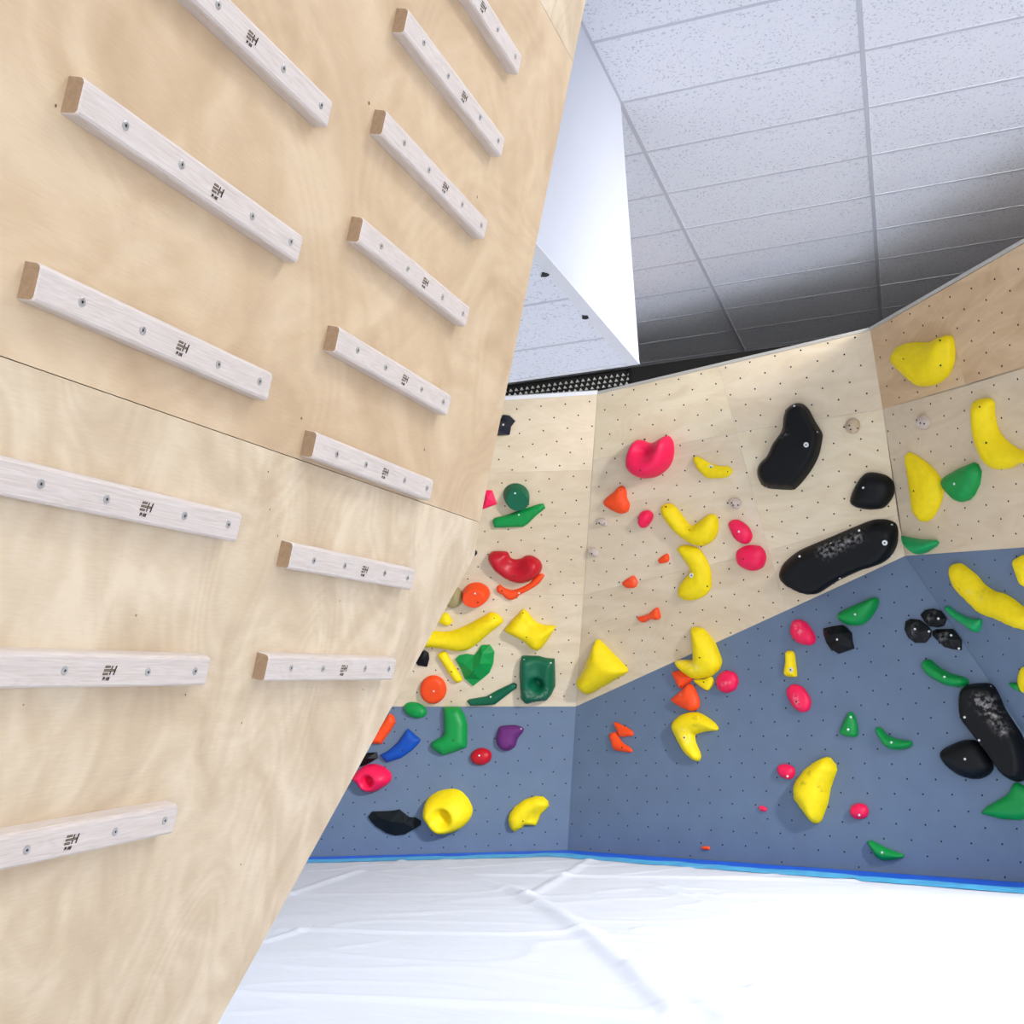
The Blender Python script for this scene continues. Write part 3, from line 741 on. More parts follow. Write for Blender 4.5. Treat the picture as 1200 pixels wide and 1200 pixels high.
    for nm, segs in (('chalk_highlight', chalk_highlight), ('grime', grime)):
        if segs:
            at = me.attributes.new(nm, 'FLOAT', 'POINT'); vals = np.zeros(len(me.vertices)); VP_ = np.array([tuple(v_.co)[:2] for v_ in me.vertices])
            for (x0, y0, x1, y1, r0, st) in segs:
                a = loc(pl.at(*cv(crop, [(x0, y0)])[0])); b_ = loc(pl.at(*cv(crop, [(x1, y1)])[0]))
                r1 = r0*s*((pl.at(ccx, ccy)-EYE).length/F_PX); dd = seg_dist(VP_, a, b_); vals = np.maximum(vals, st*np.exp(-(dd/r1)**2))
            at.data.foreach_set('value', vals)
    body = bpy.data.objects.new('body', me); C.objects.link(body); body.parent = root
    for bt in bolts:
        bx, by = cv(crop, [bt[:2]])[0]; q = np.array(loc(pl.at(bx, by, H*.6)))
        q = np.array([(pl.at(bx, by, 0)-cen).dot(pl.u), (pl.at(bx, by, 0)-cen).dot(pl.v)])
        hz = 0.
        for _ in range(3):                                    # walk the sight line onto the surface
            q3 = pl.at(bx, by, hz+base)-cen; q = np.array([q3.dot(pl.u), q3.dot(pl.v)])
            dd = (X-q[0])**2+(Y-q[1])**2
            if facet:
                idx = np.argsort(dd)[:3]; ww = 1/(dd[idx]+1e-5); hz = float((h[idx]*ww).sum()/ww.sum())
            else: hz = float(h[int(np.argmin(dd))])
        if facet:                                             # exact height on the facet under it
            for f in ff:
                if len(f) == 3:
                    A, B_, C_ = [np.array([X[k], Y[k]]) for k in f]
                    den = (B_[1]-C_[1])*(A[0]-C_[0])+(C_[0]-B_[0])*(A[1]-C_[1])
                    if abs(den) < 1e-12: continue
                    l1 = ((B_[1]-C_[1])*(q[0]-C_[0])+(C_[0]-B_[0])*(q[1]-C_[1]))/den; l2 = ((C_[1]-A[1])*(q[0]-C_[0])+(A[0]-C_[0])*(q[1]-C_[1]))/den
                    if l1 >= -.02 and l2 >= -.02 and l1+l2 <= 1.02: hz = l1*h[f[0]]+l2*h[f[1]]+(1-l1-l2)*h[f[2]]
        kind = bt[2]
        me_ = {'w': boltw, 'd': boltd, 's': wash}[kind]
        o = bpy.data.objects.new('washer' if kind == 's' else 'bolt', me_); C.objects.link(o); o.parent = root; o.location = (q[0], q[1], hz+base+.001)
        if kind == 's':
            o2 = bpy.data.objects.new('bolt', boltd); C.objects.link(o2); o2.parent = o; o2.location = (0, 0, .004)
    return root
# ---- left panel, plywood part
hold('blue-black angular hold highest on the left plywood panel, half hidden by the training board', 'AU', 'a', [(160, 600), (215, 560), (240, 515), (285, 522), (325, 560), (295, 600), (285, 655), (150, 662)], 'navy', .09, mode='facet', apex=[(235, 585, 1), (280, 560, .8), (200, 620, .9)], bolts=[(240, 585, 'w')])
hold('small pink wedge beside the training board, left of the round green hold', 'AU', 'b', [(400, 95), (430, 85), (462, 88), (495, 182), (405, 215), (370, 222)], 'pink', .05, mode='facet', apex=[(435, 130, 1), (420, 185, .8)])
hold('round dark green puck under the blue-black hold', 'AU', 'b', ell(630, 122, 93, 84, 18, 18), 'dgreen', .10, mode='plate', w=.12, lean=(4, 3.5), bolts=[(622, 108, 'w')])
hold('flat bright green chevron hold just below the round green puck', 'AU', 'b', [(465, 292), (482, 280), (560, 262), (690, 215), (790, 183), (822, 180), (835, 212), (770, 265), (715, 320), (680, 342), (480, 348), (470, 325)], 'green', .05, mode='sharp', w=.45, bolts=[(648, 260, 'w')])
hold('glossy red kidney-shaped jug above the thin orange rail', 'AU', 'b', [(435, 560), (445, 530), (470, 515), (540, 515), (572, 522), (590, 560), (622, 572), (665, 565), (700, 545), (750, 550), (795, 580), (812, 620), (800, 662), (760, 702), (700, 727), (640, 732), (580, 712), (520, 675), (470, 630)], 'red', .13, w=.9, bumps=[(625, 585, 90, -.08)], bolts=[(613, 690, 'd')])
hold('thin orange rail tucked under the red kidney-shaped jug', 'AU', 'b', [(495, 768), (515, 750), (545, 772), (600, 788), (660, 772), (720, 740), (770, 692), (805, 672), (828, 686), (790, 742), (730, 782), (660, 818), (635, 840), (600, 855), (560, 845), (530, 815), (500, 800)], 'orange', .045, bolts=[(650, 810, 'w'), (530, 792, 'd')])
hold('round orange puck beside the olive hold at the board edge', 'AU', 'b', ell(350, 812, 96, 78, 0, 18), 'orange', .11, mode='plate', w=.2, lean=(0, 2.5), bolts=[(340, 812, 'w'), (360, 876, 'd')])
hold('smoky olive rounded hold half hidden behind the training board', 'AU', 'b', [(175, 785), (215, 768), (242, 790), (258, 850), (230, 895), (180, 912), (150, 900), (130, 850)], 'olive', .08)
hold('tiny purple-black knob just past the edge of the training board', 'AU', 'b', [(318, 520), (345, 508), (357, 528), (340, 548), (312, 545)], 'navy', .03)
hold('small yellow nub above the left end of the long yellow banana', 'AU', 'b', [(110, 955), (145, 950), (180, 1000), (165, 1030), (130, 1032), (80, 1000)], 'yellow', .05)
hold('long yellow banana-shaped sloper sticking out behind the training board', 'AU', 'c', [(540, 250), (640, 235), (740, 240), (820, 220), (900, 185), (1000, 130), (1060, 102), (1110, 125), (1140, 165), (1100, 205), (1040, 252), (960, 322), (900, 360), (850, 372), (780, 365), (700, 350), (560, 340), (520, 300)], 'yellow', .11, bolts=[(1075, 148, 'd')], bumps=[(820, 240, 110, -.025)])
hold('yellow fishtail-shaped hold right of the long yellow banana', 'AU', 'b', [(680, 918), (715, 945), (760, 1005), (810, 1030), (910, 1040), (870, 1112), (820, 1182), (790, 1208), (740, 1195), (690, 1142), (545, 1068), (600, 1000)], 'yellow', .13, mode='sharp', w=1, bumps=[(720, 1010, 70, -.05)], bolts=[(703, 1120, 'd'), (680, 945, 'd')])
hold('small black chip at the edge of the training board below the long yellow banana', 'AU', 'c', [(560, 385), (585, 370), (615, 390), (620, 430), (605, 485), (540, 475), (515, 440)], 'black', .05, mode='facet', apex=[(580, 420, 1)])
hold('thin slanting yellow finger left of the heart-shaped green hold', 'AU', 'c', [(680, 405), (700, 385), (735, 382), (770, 440), (830, 530), (852, 575), (835, 592), (805, 590), (770, 545), (715, 460)], 'yellow', .05, bolts=[(775, 523, 'd')])
hold('green heart-shaped faceted hold beside the thin yellow finger', 'AU', 'c', [(805, 430), (830, 405), (880, 395), (935, 405), (965, 370), (985, 335), (1045, 332), (1078, 380), (1070, 460), (1045, 525), (985, 575), (930, 618), (870, 565), (845, 500)], 'green', .10, mode='facet', apex=[(990, 440, 1), (935, 500, .9), (1000, 380, .7), (880, 460, .5)], bolts=[(928, 522, 'd')])
hold('round flat orange disc above the boundary with the grey paint', 'AU', 'c', ell(648, 645, 92, 98, 0, 18), 'orange', .06, w=.4, bolts=[(650, 660, 'w')])
hold('dark green thin chevron rail left of the square dark green pocket', 'AU', 'n', [(45, 485), (62, 475), (180, 455), (260, 410), (370, 358), (395, 370), (393, 395), (320, 450), (245, 508), (180, 515), (70, 518)], 'dgreen', .045, mode='sharp', w=.6, bolts=[(210, 460, 'w')])
hold('square dark green block with a deep round pocket', 'AU', 'n', [(430, 170), (465, 168), (545, 170), (600, 185), (660, 190), (665, 290), (665, 385), (640, 440), (610, 475), (520, 485), (462, 503), (425, 460), (420, 370), (415, 290), (418, 215)], 'dgreen', .12, mode='sharp', w=.55, bumps=[(545, 352, 38, -.16), (545, 235, 60, -.05)], bolts=[(447, 200, 'w'), (635, 215, 'w'), (587, 315, 'd')], chalk_highlight=[(470, 390, 500, 425, 14, .5), (590, 425, 620, 380, 14, .5), (500, 430, 590, 430, 12, .45)])
# ---- left panel, grey part
hold('green egg-shaped hold across the grey paint line left of the boot-shaped one', 'AL', 'c', ell(522, 792, 82, 54, 18, 16), 'green', .06, bolts=[])
hold('orange blade-shaped hold cut off by the training board, above the blue hold', 'AL', 'c', [(310, 860), (345, 815), (375, 840), (382, 880), (355, 930), (320, 975), (285, 1030), (200, 1028), (240, 960)], 'orange', .06, mode='sharp', w=.8)
hold('flat cobalt blue wedge, the only blue hold', 'AL', 'c', [(470, 922), (500, 950), (558, 1000), (550, 1020), (500, 1075), (420, 1130), (325, 1160), (300, 1140), (278, 1105), (330, 1080), (400, 1020)], 'blue', .06, mode='sharp', w=.8, bolts=[(430, 1078, 'd')])
hold('small black block at the board edge between the blue wedge and the pink bucket', 'AL', 'c', [(170, 1095), (250, 1088), (260, 1130), (200, 1165), (140, 1190), (110, 1180)], 'black', .06, mode='facet', apex=[(195, 1130, 1)])
hold('green boot-shaped hold hanging from the paint line', 'AL', 'c', [(720, 772), (780, 768), (835, 770), (870, 830), (888, 900), (885, 1030), (880, 1055), (800, 1085), (720, 1110), (660, 1080), (630, 1035), (650, 1010), (715, 975), (728, 950), (725, 860)], 'green', .09, mode='sharp', w=.75, bolts=[(787, 1005, 'd')])
hold('purple shield-shaped hold, the only purple one', 'AL', 'n', [(275, 670), (310, 662), (385, 658), (440, 680), (438, 705), (400, 755), (385, 805), (345, 835), (300, 835), (262, 800), (250, 750), (260, 710)], 'purple', .08, w=.8, bolts=[(347, 805, 'd'), (423, 685, 'w')])
hold('small dark red knob below left of the purple hold', 'AL', 'n', ell(145, 878, 74, 60, -10, 14), 'red', .07, bolts=[(130, 873, 'w')])
hold('pink bucket with a dark hole, partly behind the training board', 'AL', 'm', [(335, 520), (400, 465), (470, 450), (540, 470), (590, 515), (592, 560), (570, 590), (500, 635), (450, 645), (400, 630), (370, 590), (332, 552)], 'pink', .14, w=.9, lean=(-2, 3), bumps=[(452, 560, 34, -.16)])
hold('matte black low wedge left of the yellow bucket', 'AL', 'm', [(433, 820), (460, 785), (560, 782), (610, 778), (650, 770), (685, 800), (720, 825), (760, 825), (800, 850), (800, 880), (760, 905), (690, 945), (620, 952), (560, 935), (490, 890), (450, 850)], 'matte', .07, mode='facet', apex=[(600, 850, 1), (700, 865, .8), (520, 825, .7)], bolts=[(672, 900, 'd')])
hold('big yellow bucket with a round hollow mouth near the floor', 'AL', 'm', [(832, 765), (838, 730), (862, 680), (930, 640), (1020, 625), (1080, 640), (1130, 690), (1160, 750), (1162, 800), (1130, 860), (1080, 900), (1010, 925), (950, 925), (900, 890), (865, 840), (835, 800)], 'yellow', .17, w=.9, lean=(-6, 9), bumps=[(1000, 775, 105, .06), (1000, 780, 58, -.20)], grime=[(850, 790, 870, 830, 25, .5)])
hold('yellow cap-shaped hold with a stepped edge, right of the yellow bucket', 'AL', 'o', [(335, 480), (345, 440), (380, 390), (450, 340), (530, 315), (580, 320), (615, 350), (622, 385), (590, 420), (560, 450), (545, 490), (530, 523), (450, 520), (430, 540), (380, 567), (350, 545)], 'yellow', .10, mode='sharp', w=.9, bumps=[(520, 480, 60, -.05)], bolts=[(437, 493, 'd')])
# ---- middle panel, plywood part
hold('large pink globe with a scooped lighter top, highest pink hold', 'BU', 'd', [(400, 215), (440, 215), (500, 235), (560, 210), (600, 185), (630, 188), (655, 225), (662, 290), (650, 360), (618, 415), (560, 462), (500, 480), (440, 475), (390, 445), (357, 400), (350, 340), (365, 270)], 'pink', .21, w=1, bumps=[(485, 250, 95, -.15)], bolts=[(423, 428, 'd'), (455, 210, 'd')])
hold('yellow crescent beside the large pink globe', 'BU', 'd', [(800, 345), (820, 328), (860, 345), (920, 380), (980, 395), (1040, 400), (1068, 420), (1065, 450), (1030, 475), (960, 482), (905, 480), (870, 455), (830, 410)], 'yellow', .06, bolts=[(920, 405, 's'), (1038, 435, 'd')])
hold('orange rounded triangle below left of the pink globe', 'BU', 'd', [(170, 655), (190, 620), (240, 580), (280, 540), (305, 538), (325, 570), (330, 620), (348, 660), (340, 710), (300, 730), (250, 715), (190, 680)], 'orange', .07, bolts=[(285, 568, 'd')])
hold('small pink ball between the orange triangle and the yellow boomerang', 'BU', 'd', [(425, 735), (450, 710), (490, 710), (515, 740), (505, 780), (470, 825), (440, 825), (418, 790)], 'pink', .08)
hold('fat yellow boomerang, widest yellow hold on the plywood below the crescent', 'BU', 'd', [(575, 685), (600, 662), (640, 660), (680, 690), (740, 770), (775, 810), (810, 808), (860, 770), (910, 735), (950, 740), (972, 780), (970, 860), (940, 915), (890, 950), (830, 952), (770, 925), (690, 870), (620, 790), (585, 730)], 'yellow', .10, bolts=[(768, 848, 'd'), (603, 683, 'd')])
hold('pale grey pebble screwed on above the pink oval', 'BU', 'd', [(1045, 640), (1065, 625), (1105, 622), (1130, 645), (1132, 675), (1110, 698), (1080, 690), (1055, 665)], 'pebble', .045, name='foothold_pebble', bolts=[(1066, 655, 'd'), (1076, 672, 'd'), (1118, 668, 'd')])
hold('upper of two pale pebbles by the inner corner, below the orange triangle', 'BU', 'd', [(115, 775), (140, 762), (175, 765), (195, 790), (190, 815), (160, 812), (130, 795)], 'pebble', .045, name='foothold_pebble', bolts=[(137, 797, 'd'), (180, 797, 'd')])
hold('lower of two pale pebbles by the inner corner', 'BU', 'd', [(55, 985), (75, 970), (110, 972), (133, 1000), (125, 1030), (95, 1030), (65, 1005)], 'pebble', .045, name='foothold_pebble', bolts=[(82, 1012, 'd')])
hold('tiny orange chip left of the tall yellow boomerang', 'BU', 'd', [(552, 1060), (560, 1045), (600, 1015), (620, 1015), (628, 1050), (615, 1072), (565, 1080)], 'orange', .035, name='foothold_chip')
hold('slanting pink oval above the round pink hold', 'BU', 'p', [(855, 615), (856, 611), (860, 609), (865, 609), (871, 612), (878, 618), (882, 627), (880, 634), (875, 637), (868, 635), (861, 629)], 'pink', .07, bolts=[(866, 623, 'w')])
hold('round pink hold touching the bottom of the pink oval', 'BU', 'p', [(864, 653), (865, 645), (871, 640.5), (880, 638.5), (891, 640), (897, 647), (898, 656), (894, 665), (884, 668.5), (872, 665), (866, 660)], 'pink', .09, bolts=[(871, 655, 'd')])
hold('tall yellow boomerang pointing down left, below the fat one', 'BU', 'p', [(795, 643), (800, 639), (808, 639), (817, 641.5), (823, 647), (829, 657), (833, 668), (834, 682), (833, 690), (826, 698), (816, 702.5), (806, 703), (798, 699), (795.5, 692), (800, 682), (809, 671), (810, 666), (803, 655)], 'yellow', .08, bolts=[(811, 674, 's'), (821, 651, 'd'), (829, 687, 'd')])
hold('small orange half-moon near the inner corner', 'BU', 'e', [(350, 112), (370, 95), (412, 72), (432, 95), (437, 115), (425, 140), (380, 143), (358, 128)], 'orange', .04, name='foothold_chip', chalk_highlight=[(410, 85, 425, 110, 12, .5)])
hold('small orange bow tie shaped hold above the paint line', 'BU', 'e', [(440, 315), (470, 308), (510, 290), (545, 260), (562, 268), (572, 320), (545, 330), (520, 325), (480, 345), (452, 335)], 'orange', .045, name='foothold_chip', chalk_highlight=[(510, 300, 510, 325, 14, .6)])
hold('bright yellow pyramid volume against the inner corner', 'BU', 'n', [(960, 52), (985, 60), (1080, 160), (1170, 250), (1180, 280), (1150, 302), (930, 430), (890, 435), (832, 370), (830, 340), (870, 270), (920, 160)], 'yellow', .15, mode='sharp', w=1.0, bolts=[], chalk_highlight=[(900, 270, 930, 215, 28, .6)])  # pale smear paints the lit left side into the colour
hold('kidney-shaped glossy black plate volume, highest black one on the right', 'BU', 'g', [(390, 180), (440, 182), (480, 215), (520, 290), (565, 365), (568, 400), (545, 510), (500, 600), (440, 680), (400, 720), (370, 732), (220, 722), (175, 690), (153, 640), (155, 590), (180, 550), (215, 515), (250, 440), (310, 350), (320, 270), (340, 215)], 'black', .12, name='climbing_volume', mode='plate', w=.2, lean=(4, -4), bolts=[(463, 443, 's'), (387, 196, 'w'), (545, 358, 'w'), (498, 573, 'w'), (212, 708, 'w')], chalk_highlight=[(325, 375, 370, 355, 16, .4)])
hold('rounded glossy black rhombus beside the panel edge', 'BU', 'g', [(750, 790), (775, 720), (810, 660), (850, 622), (910, 620), (980, 640), (1020, 680), (1028, 740), (1010, 790), (960, 845), (870, 855), (790, 840), (755, 815)], 'black', .11, w=.9, bolts=[(828, 717, 'w')])
hold('long slanting black plate volume with chalky smears along its top', 'BU', 'p', [(915, 668), (919.6, 659), (937, 645), (970, 630.7), (1007, 615), (1025, 608.7), (1039.7, 608.7), (1050, 613), (1053, 623), (1051.6, 638), (1045, 651), (1033, 660), (1010, 667.5), (983, 680), (963, 693), (953, 695.5), (937, 692), (920, 682), (914, 675)], 'black', .12, name='climbing_volume', mode='plate', w=.2, lean=(1, 3), bolts=[(1037, 636, 's'), (937, 652, 'w'), (974, 637, 'w'), (1010, 620, 'w'), (1046.5, 614.5, 'w'), (1045, 651, 'w'), (915.5, 676, 'w'), (983, 678, 'w')], chalk_highlight=[(968, 643, 1015, 626, 4, .75), (975, 645, 990, 638, 5, .5)])
hold('round knotty wooden dome between the black plate and the yellow scoop', 'BU', 'g', ell(762, 322, 46, 48, 0, 14), 'wood', .05, name='foothold_pebble', bolts=[(738, 320, 'd'), (747, 345, 'd'), (793, 337, 'd')])
# ---- across the paint line / middle panel, grey part
hold('yellow boomerang lying across the slanting paint line', 'BM', 'e', [(770, 378), (790, 374), (815, 375), (840, 390), (870, 430), (900, 480), (930, 540), (942, 575), (930, 620), (890, 655), (850, 668), (795, 675), (750, 655), (700, 615), (672, 575), (690, 566), (770, 565), (782, 550), (780, 480)], 'yellow', .11, base=.03, bolts=[(800, 553, 'd')], chalk_highlight=[(785, 590, 830, 600, 22, .6), (700, 572, 740, 575, 8, .4)])
hold('small pale yellow shard tucked under the boomerang on the paint line', 'BL', 'e', [(770, 685), (830, 680), (870, 665), (885, 690), (875, 720), (850, 745), (810, 725)], 'yellow', .04, bolts=[(823, 697, 'd')])
hold('upper orange stone of the touching pair below the boomerang', 'BL', 'e', [(645, 640), (690, 630), (725, 640), (762, 670), (755, 690), (720, 715), (695, 735), (680, 720), (660, 680)], 'orange', .055, bolts=[(698, 720, 'd')])
hold('lower, larger orange stone of the touching pair', 'BL', 'e', [(640, 800), (660, 780), (715, 735), (742, 708), (765, 720), (790, 770), (802, 810), (795, 850), (755, 865), (700, 845), (650, 815)], 'orange', .075, chalk_highlight=[(705, 770, 715, 778, 10, .6)])
hold('glossy pink disc right of the two orange stones', 'BL', 'e', [(905, 690), (925, 650), (965, 630), (1010, 645), (1028, 690), (1010, 740), (960, 760), (920, 740)], 'pink', .07, chalk_highlight=[(960, 712, 1000, 700, 8, .7)])
hold('yellow boomerang opening down right on the grey paint', 'BL', 'e', [(645, 950), (670, 910), (720, 880), (785, 873), (830, 890), (880, 925), (910, 960), (905, 980), (850, 985), (800, 995), (775, 1010), (780, 1050), (805, 1110), (808, 1140), (795, 1160), (765, 1150), (720, 1110), (680, 1040), (655, 990)], 'yellow', .09, bolts=[(738, 1022, 'd')], chalk_highlight=[(740, 1000, 750, 1040, 26, .55)], grime=[(810, 905, 810, 940, 22, .8)])
hold('upper of two small orange slivers low on the grey paint', 'BL', 'e', [(300, 935), (320, 935), (380, 965), (412, 990), (405, 1012), (340, 1015), (320, 980)], 'orange', .035, name='foothold_chip')
hold('lower of two small orange slivers low on the grey paint', 'BL', 'e', [(275, 1005), (310, 988), (325, 1010), (350, 1050), (400, 1085), (402, 1108), (340, 1102), (300, 1090), (285, 1045)], 'orange', .035, name='foothold_chip', bolts=[(345, 1080, 'd')])
hold('green half-leaf just under the long slanting black plate', 'BL', 'k', [(740, 370), (760, 345), (830, 310), (920, 270), (990, 243), (1018, 250), (1020, 280), (1000, 330), (960, 390), (910, 430), (850, 440), (800, 432), (750, 400)], 'green', .09, bolts=[(853, 360, 'w')])
hold('jagged black crystal hold below the green half-leaf', 'BL', 'k', [(638, 460), (700, 445), (770, 435), (795, 450), (832, 490), (835, 545), (850, 600), (745, 636), (690, 605), (660, 560), (640, 500)], 'black', .09, mode='facet', apex=[(720, 510, .9), (770, 575, .75), (690, 490, .8), (790, 500, 1), (735, 545, .6)], bolts=[(730, 537, 'w')])
hold('pink egg with chalked centre, left of the jagged black hold', 'BL', 'k', [(410, 450), (430, 405), (465, 397), (510, 415), (560, 480), (578, 540), (550, 575), (490, 572), (440, 545), (412, 500)], 'pink', .08, chalk_highlight=[(480, 450, 495, 485, 22, .7)])
hold('narrow upright yellow peg between two pink ovals', 'BL', 'k', [(372, 640), (385, 618), (415, 618), (430, 640), (440, 720), (447, 790), (430, 800), (375, 795), (362, 770), (372, 700)], 'yellow', .06, bolts=[(403, 750, 's')])
hold('flatter pink oval with a pale worn centre, under the yellow peg', 'BL', 'k', [(380, 900), (400, 862), (440, 852), (490, 875), (530, 930), (545, 980), (530, 1030), (490, 1048), (440, 1025), (395, 960)], 'pink', .06, chalk_highlight=[(465, 945, 478, 985, 18, .9)], bolts=[(440, 975, 'd')])
hold('small green teardrop standing upright on the grey paint', 'BL', 'p', [(997.5, 834), (1001.7, 838), (1005, 849), (1006, 858), (1004, 863), (996.6, 863.5), (987.5, 861), (985.5, 857), (989, 849), (993, 840)], 'green', .055, bolts=[(994, 855, 'w'), (997.5, 840.5, 'w')])
hold('small green croissant right of the teardrop', 'BL', 'j', [(165, 680), (200, 680), (240, 725), (310, 755), (400, 768), (420, 790), (400, 815), (350, 830), (290, 832), (240, 810), (200, 760)], 'green', .07, bolts=[(268, 780, 'w')])
hold('larger green croissant under the three black stones', 'BL', 'j', [(495, 230), (515, 200), (550, 200), (600, 245), (680, 290), (780, 320), (815, 345), (800, 380), (730, 390), (650, 375), (560, 325), (505, 275)], 'green', .09, bolts=[(640, 320, 'w')])
hold('top stone of the cluster of three black ones', 'BL', 'i', [(480, 965), (510, 930), (570, 920), (620, 935), (660, 990), (640, 1040), (600, 1052), (540, 1045), (510, 1015)], 'black', .07, mode='facet', apex=[(560, 985, 1), (600, 1000, .9), (540, 965, .8)], bolts=[(603, 990, 'w')], chalk_highlight=[(555, 985, 555, 995, 16, .5)])
hold('left stone of the cluster of three black ones', 'BL', 'i', [(368, 1070), (375, 1010), (410, 992), (470, 998), (525, 1040), (550, 1070), (548, 1115), (510, 1160), (440, 1160), (395, 1125)], 'black', .07, mode='facet', apex=[(440, 1075, 1), (490, 1090, .8), (430, 1030, .8)], bolts=[(430, 1063, 'w'), (535, 1080, 'w')], chalk_highlight=[(450, 1090, 450, 1110, 20, .6)])
hold('right stone of the cluster of three black ones', 'BL', 'p', [(1093.5, 740), (1098, 737.5), (1117.5, 737), (1127.5, 750), (1127, 762), (1118, 761), (1108, 758.5), (1100, 751), (1094, 745)], 'black', .07, mode='facet', apex=[(1108, 748, 1), (1116, 750, .85), (1103, 743, .8)], bolts=[(1114.5, 744.5, 'w'), (1124, 760, 'w')], chalk_highlight=[(1109, 748, 1110, 753, 3.5, .7)])
hold('long black plate volume by the right edge with a chalky patch', 'BL', 'j', [(765, 470), (770, 420), (800, 380), (870, 363), (950, 362), (1000, 385), (1030, 440), (1070, 540), (1130, 635), (1185, 720), (1215, 800), (1240, 920), (1235, 1010), (1200, 1050), (1150, 1055), (1080, 1020), (1030, 960), (960, 860), (870, 740), (785, 630), (765, 550)], 'black', .10, name='climbing_volume', mode='plate', w=.2, lean=(-3, 1), bolts=[(965, 390, 'w'), (783, 603, 'w'), (893, 765, 'w')], chalk_highlight=[(920, 490, 980, 500, 36, .9), (960, 540, 1030, 600, 34, .9), (1020, 610, 1090, 700, 30, .7)])
hold('smooth black dome left of the long black plate at the right edge', 'BL', 'j', [(618, 860), (640, 830), (700, 795), (780, 765), (850, 762), (900, 790), (950, 860), (985, 930), (985, 970), (960, 1005), (900, 1035), (830, 1035), (750, 1010), (680, 960), (635, 910)], 'black', .11, bolts=[(785, 897, 'w')])
hold('green winged hold cut by the right edge, under the black plate', 'BL', 'p', [(1150, 953), (1158, 945), (1172, 937), (1183, 930), (1189, 918), (1194, 917), (1202, 922), (1212, 935), (1215, 950), (1205, 959), (1195, 961), (1175, 960)], 'green', .06, mode='sharp', w=.9)
hold('big yellow upright almond-shaped sloper low on the grey paint', 'BL', 'l', [(598, 255), (620, 262), (655, 305), (662, 340), (640, 400), (620, 460), (605, 550), (580, 620), (565, 660), (545, 682), (520, 680), (490, 650), (440, 580), (400, 525), (397, 450), (410, 410), (470, 330), (540, 280)], 'yellow', .14, mode='sharp', w=1, bolts=[], grime=[(540, 355, 500, 430, 16, 1), (420, 510, 440, 520, 18, .6), (590, 450, 600, 470, 14, .7)])
hold('small glossy pink button left of the big yellow almond', 'BL', 'l', [(285, 330), (305, 305), (350, 305), (385, 325), (393, 360), (375, 395), (340, 397), (300, 375)], 'pink', .055, bolts=[(343, 380, 'w')])
hold('small glossy pink button right of the big yellow almond', 'BL', 'l', [(750, 600), (765, 565), (810, 552), (850, 570), (862, 605), (850, 640), (805, 655), (765, 640)], 'pink', .055, bolts=[(802, 628, 'w')])
hold('tiny pink screw-on chip far left of the big yellow almond', 'BL', 'l', [(160, 575), (180, 568), (208, 580), (212, 600), (190, 605), (168, 592)], 'pink', .025, name='foothold_chip', chalk_highlight=[(170, 580, 180, 585, 8, .6)])
hold('lowest green shard, just above the blue mat edge', 'BL', 'l', [(860, 790), (885, 790), (960, 830), (1040, 862), (1090, 880), (1085, 900), (1030, 915), (960, 920), (920, 895), (880, 835)], 'green', .06, mode='sharp', w=1, bolts=[(948, 868, 'w')])
hold('tiny orange strip just above the blue mat edge', 'BL', 'p', [(823, 992), (831, 992), (832, 995.5), (824, 995.5)], 'orange', .02, name='foothold_chip')
# ---- right panel
hold('large yellow scoop-topped sloper, highest hold on the right panel', 'CU', 'h', [(300, 215), (320, 170), (370, 135), (440, 125), (540, 125), (600, 100), (650, 78), (690, 80), (710, 110), (718, 190), (712, 270), (680, 350), (620, 405), (560, 430), (490, 432), (440, 400), (370, 335), (310, 270)], 'yellow', .12, bolts=[(353, 245, 'd'), (665, 103, 'd'), (675, 278, 'd')])
hold('pale pebble screwed on below the yellow scoop-topped sloper', 'CU', 'h', ell(500, 688, 44, 50, -15, 12), 'pebble', .04, name='foothold_pebble', bolts=[(455, 672, 'd'), (472, 695, 'd'), (520, 695, 'd')])
hold('yellow L-shaped boomerang at the right edge of the plywood', 'CU', 'h', [(865, 560), (885, 528), (930, 520), (970, 522), (995, 550), (1000, 640), (1025, 740), (1075, 810), (1150, 865), (1200, 885), (1330, 900), (1330, 990), (1200, 970), (1110, 1010), (1030, 1015), (970, 985), (920, 900), (885, 800), (868, 700)], 'yellow', .10, bolts=[(948, 570, 'd'), (942, 832, 'd')])
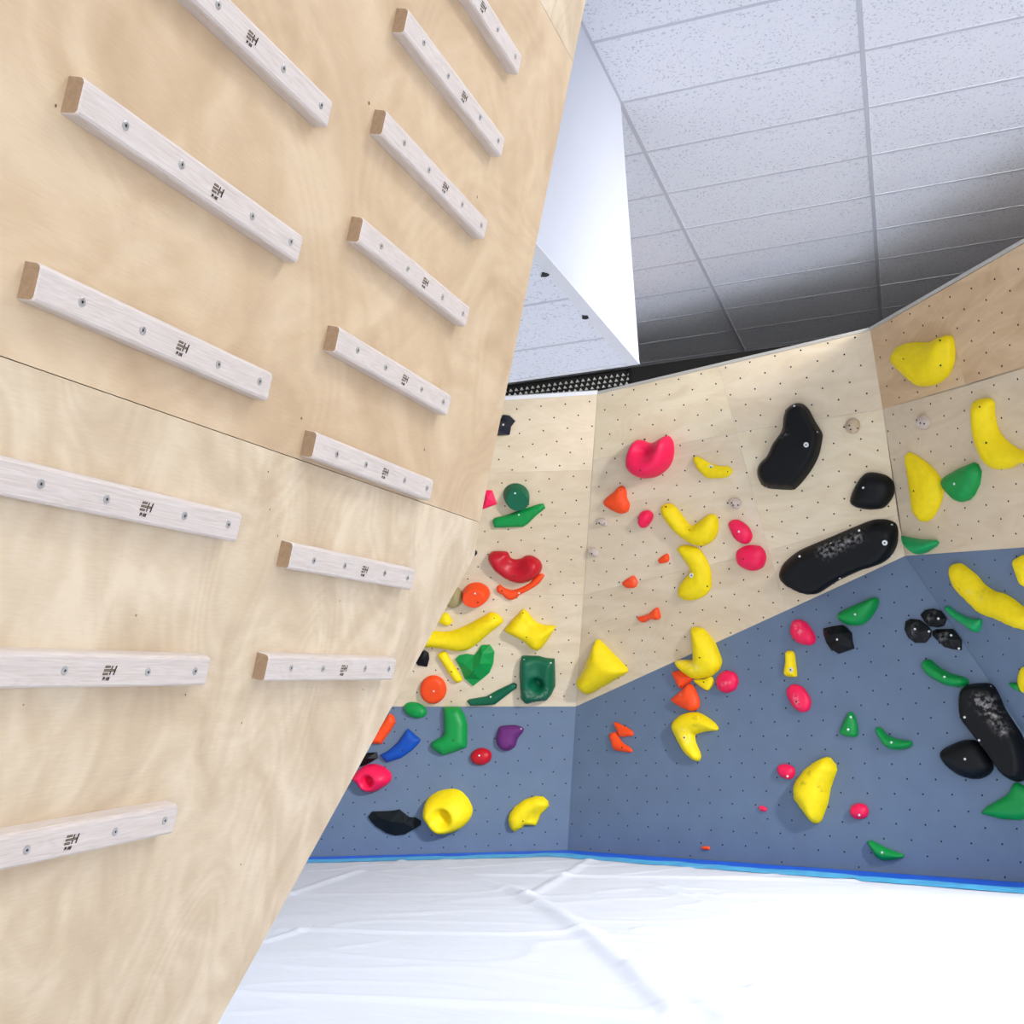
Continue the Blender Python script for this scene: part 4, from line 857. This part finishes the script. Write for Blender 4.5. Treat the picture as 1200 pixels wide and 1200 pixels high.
hold('tall yellow leaf-shaped sloper beside the green hold', 'CU', 'p', [(1064, 532), (1068, 530.5), (1077, 535), (1088, 543), (1098, 553), (1104.5, 564), (1106, 577), (1103, 590), (1095, 605), (1087, 611), (1080, 608), (1073, 595), (1071, 577), (1067.5, 553)], 'yellow', .09, bolts=[(1072.5, 575, 'd')])
hold('green fan-shaped hold between the yellow leaf and the yellow boomerang', 'CU', 'p', [(1106, 563), (1110, 558), (1127, 548), (1142, 541.7), (1147, 544), (1151, 553), (1149, 567), (1143, 580), (1137, 586), (1130, 588), (1122, 585), (1112, 574)], 'green', .08, mode='sharp', w=.8, bolts=[(1118.5, 567, 'w')])
hold('green shard just above the paint line at the panel corner', 'CU', 'i', [(348, 405), (370, 412), (480, 432), (590, 436), (608, 455), (590, 480), (530, 520), (490, 535), (460, 525), (400, 465)], 'lgreen', .09, mode='sharp', w=1)
hold('long yellow banana slanting down to the right edge on grey paint', 'CL', 'i', [(697, 625), (715, 603), (765, 602), (820, 640), (880, 690), (930, 750), (1000, 795), (1060, 810), (1130, 850), (1200, 905), (1290, 960), (1260, 1060), (1150, 1042), (1060, 1000), (980, 970), (910, 940), (850, 880), (760, 790), (720, 720)], 'yellow', .09, chalk_highlight=[(880, 780, 980, 840, 20, .25)], grime=[(800, 720, 820, 740, 24, .5), (940, 780, 960, 800, 24, .5)])
hold('yellow hold cut by the right edge just under the plywood', 'CL', 'i', [(1140, 585), (1170, 555), (1210, 540), (1280, 560), (1270, 760), (1225, 760), (1195, 740), (1170, 680)], 'yellow', .06)
hold('thin green sliver left of the long yellow banana on grey paint', 'CL', 'i', [(655, 900), (680, 905), (740, 950), (820, 985), (905, 995), (908, 1030), (890, 1080), (860, 1078), (800, 1030), (720, 980), (670, 925)], 'lgreen', .05, mode='sharp', w=1)
hold('green tip poking out left of the yellow rim at the right edge', 'CL', 'j', [(1100, 360), (1140, 358), (1172, 372), (1180, 420), (1150, 405), (1120, 385)], 'green', .03, mode='sharp')
hold('yellow rounded hold cut by the right edge beside the green tip', 'CL', 'j', [(1172, 330), (1182, 280), (1205, 245), (1270, 240), (1290, 400), (1230, 430), (1200, 415), (1182, 380)], 'yellow', .05)
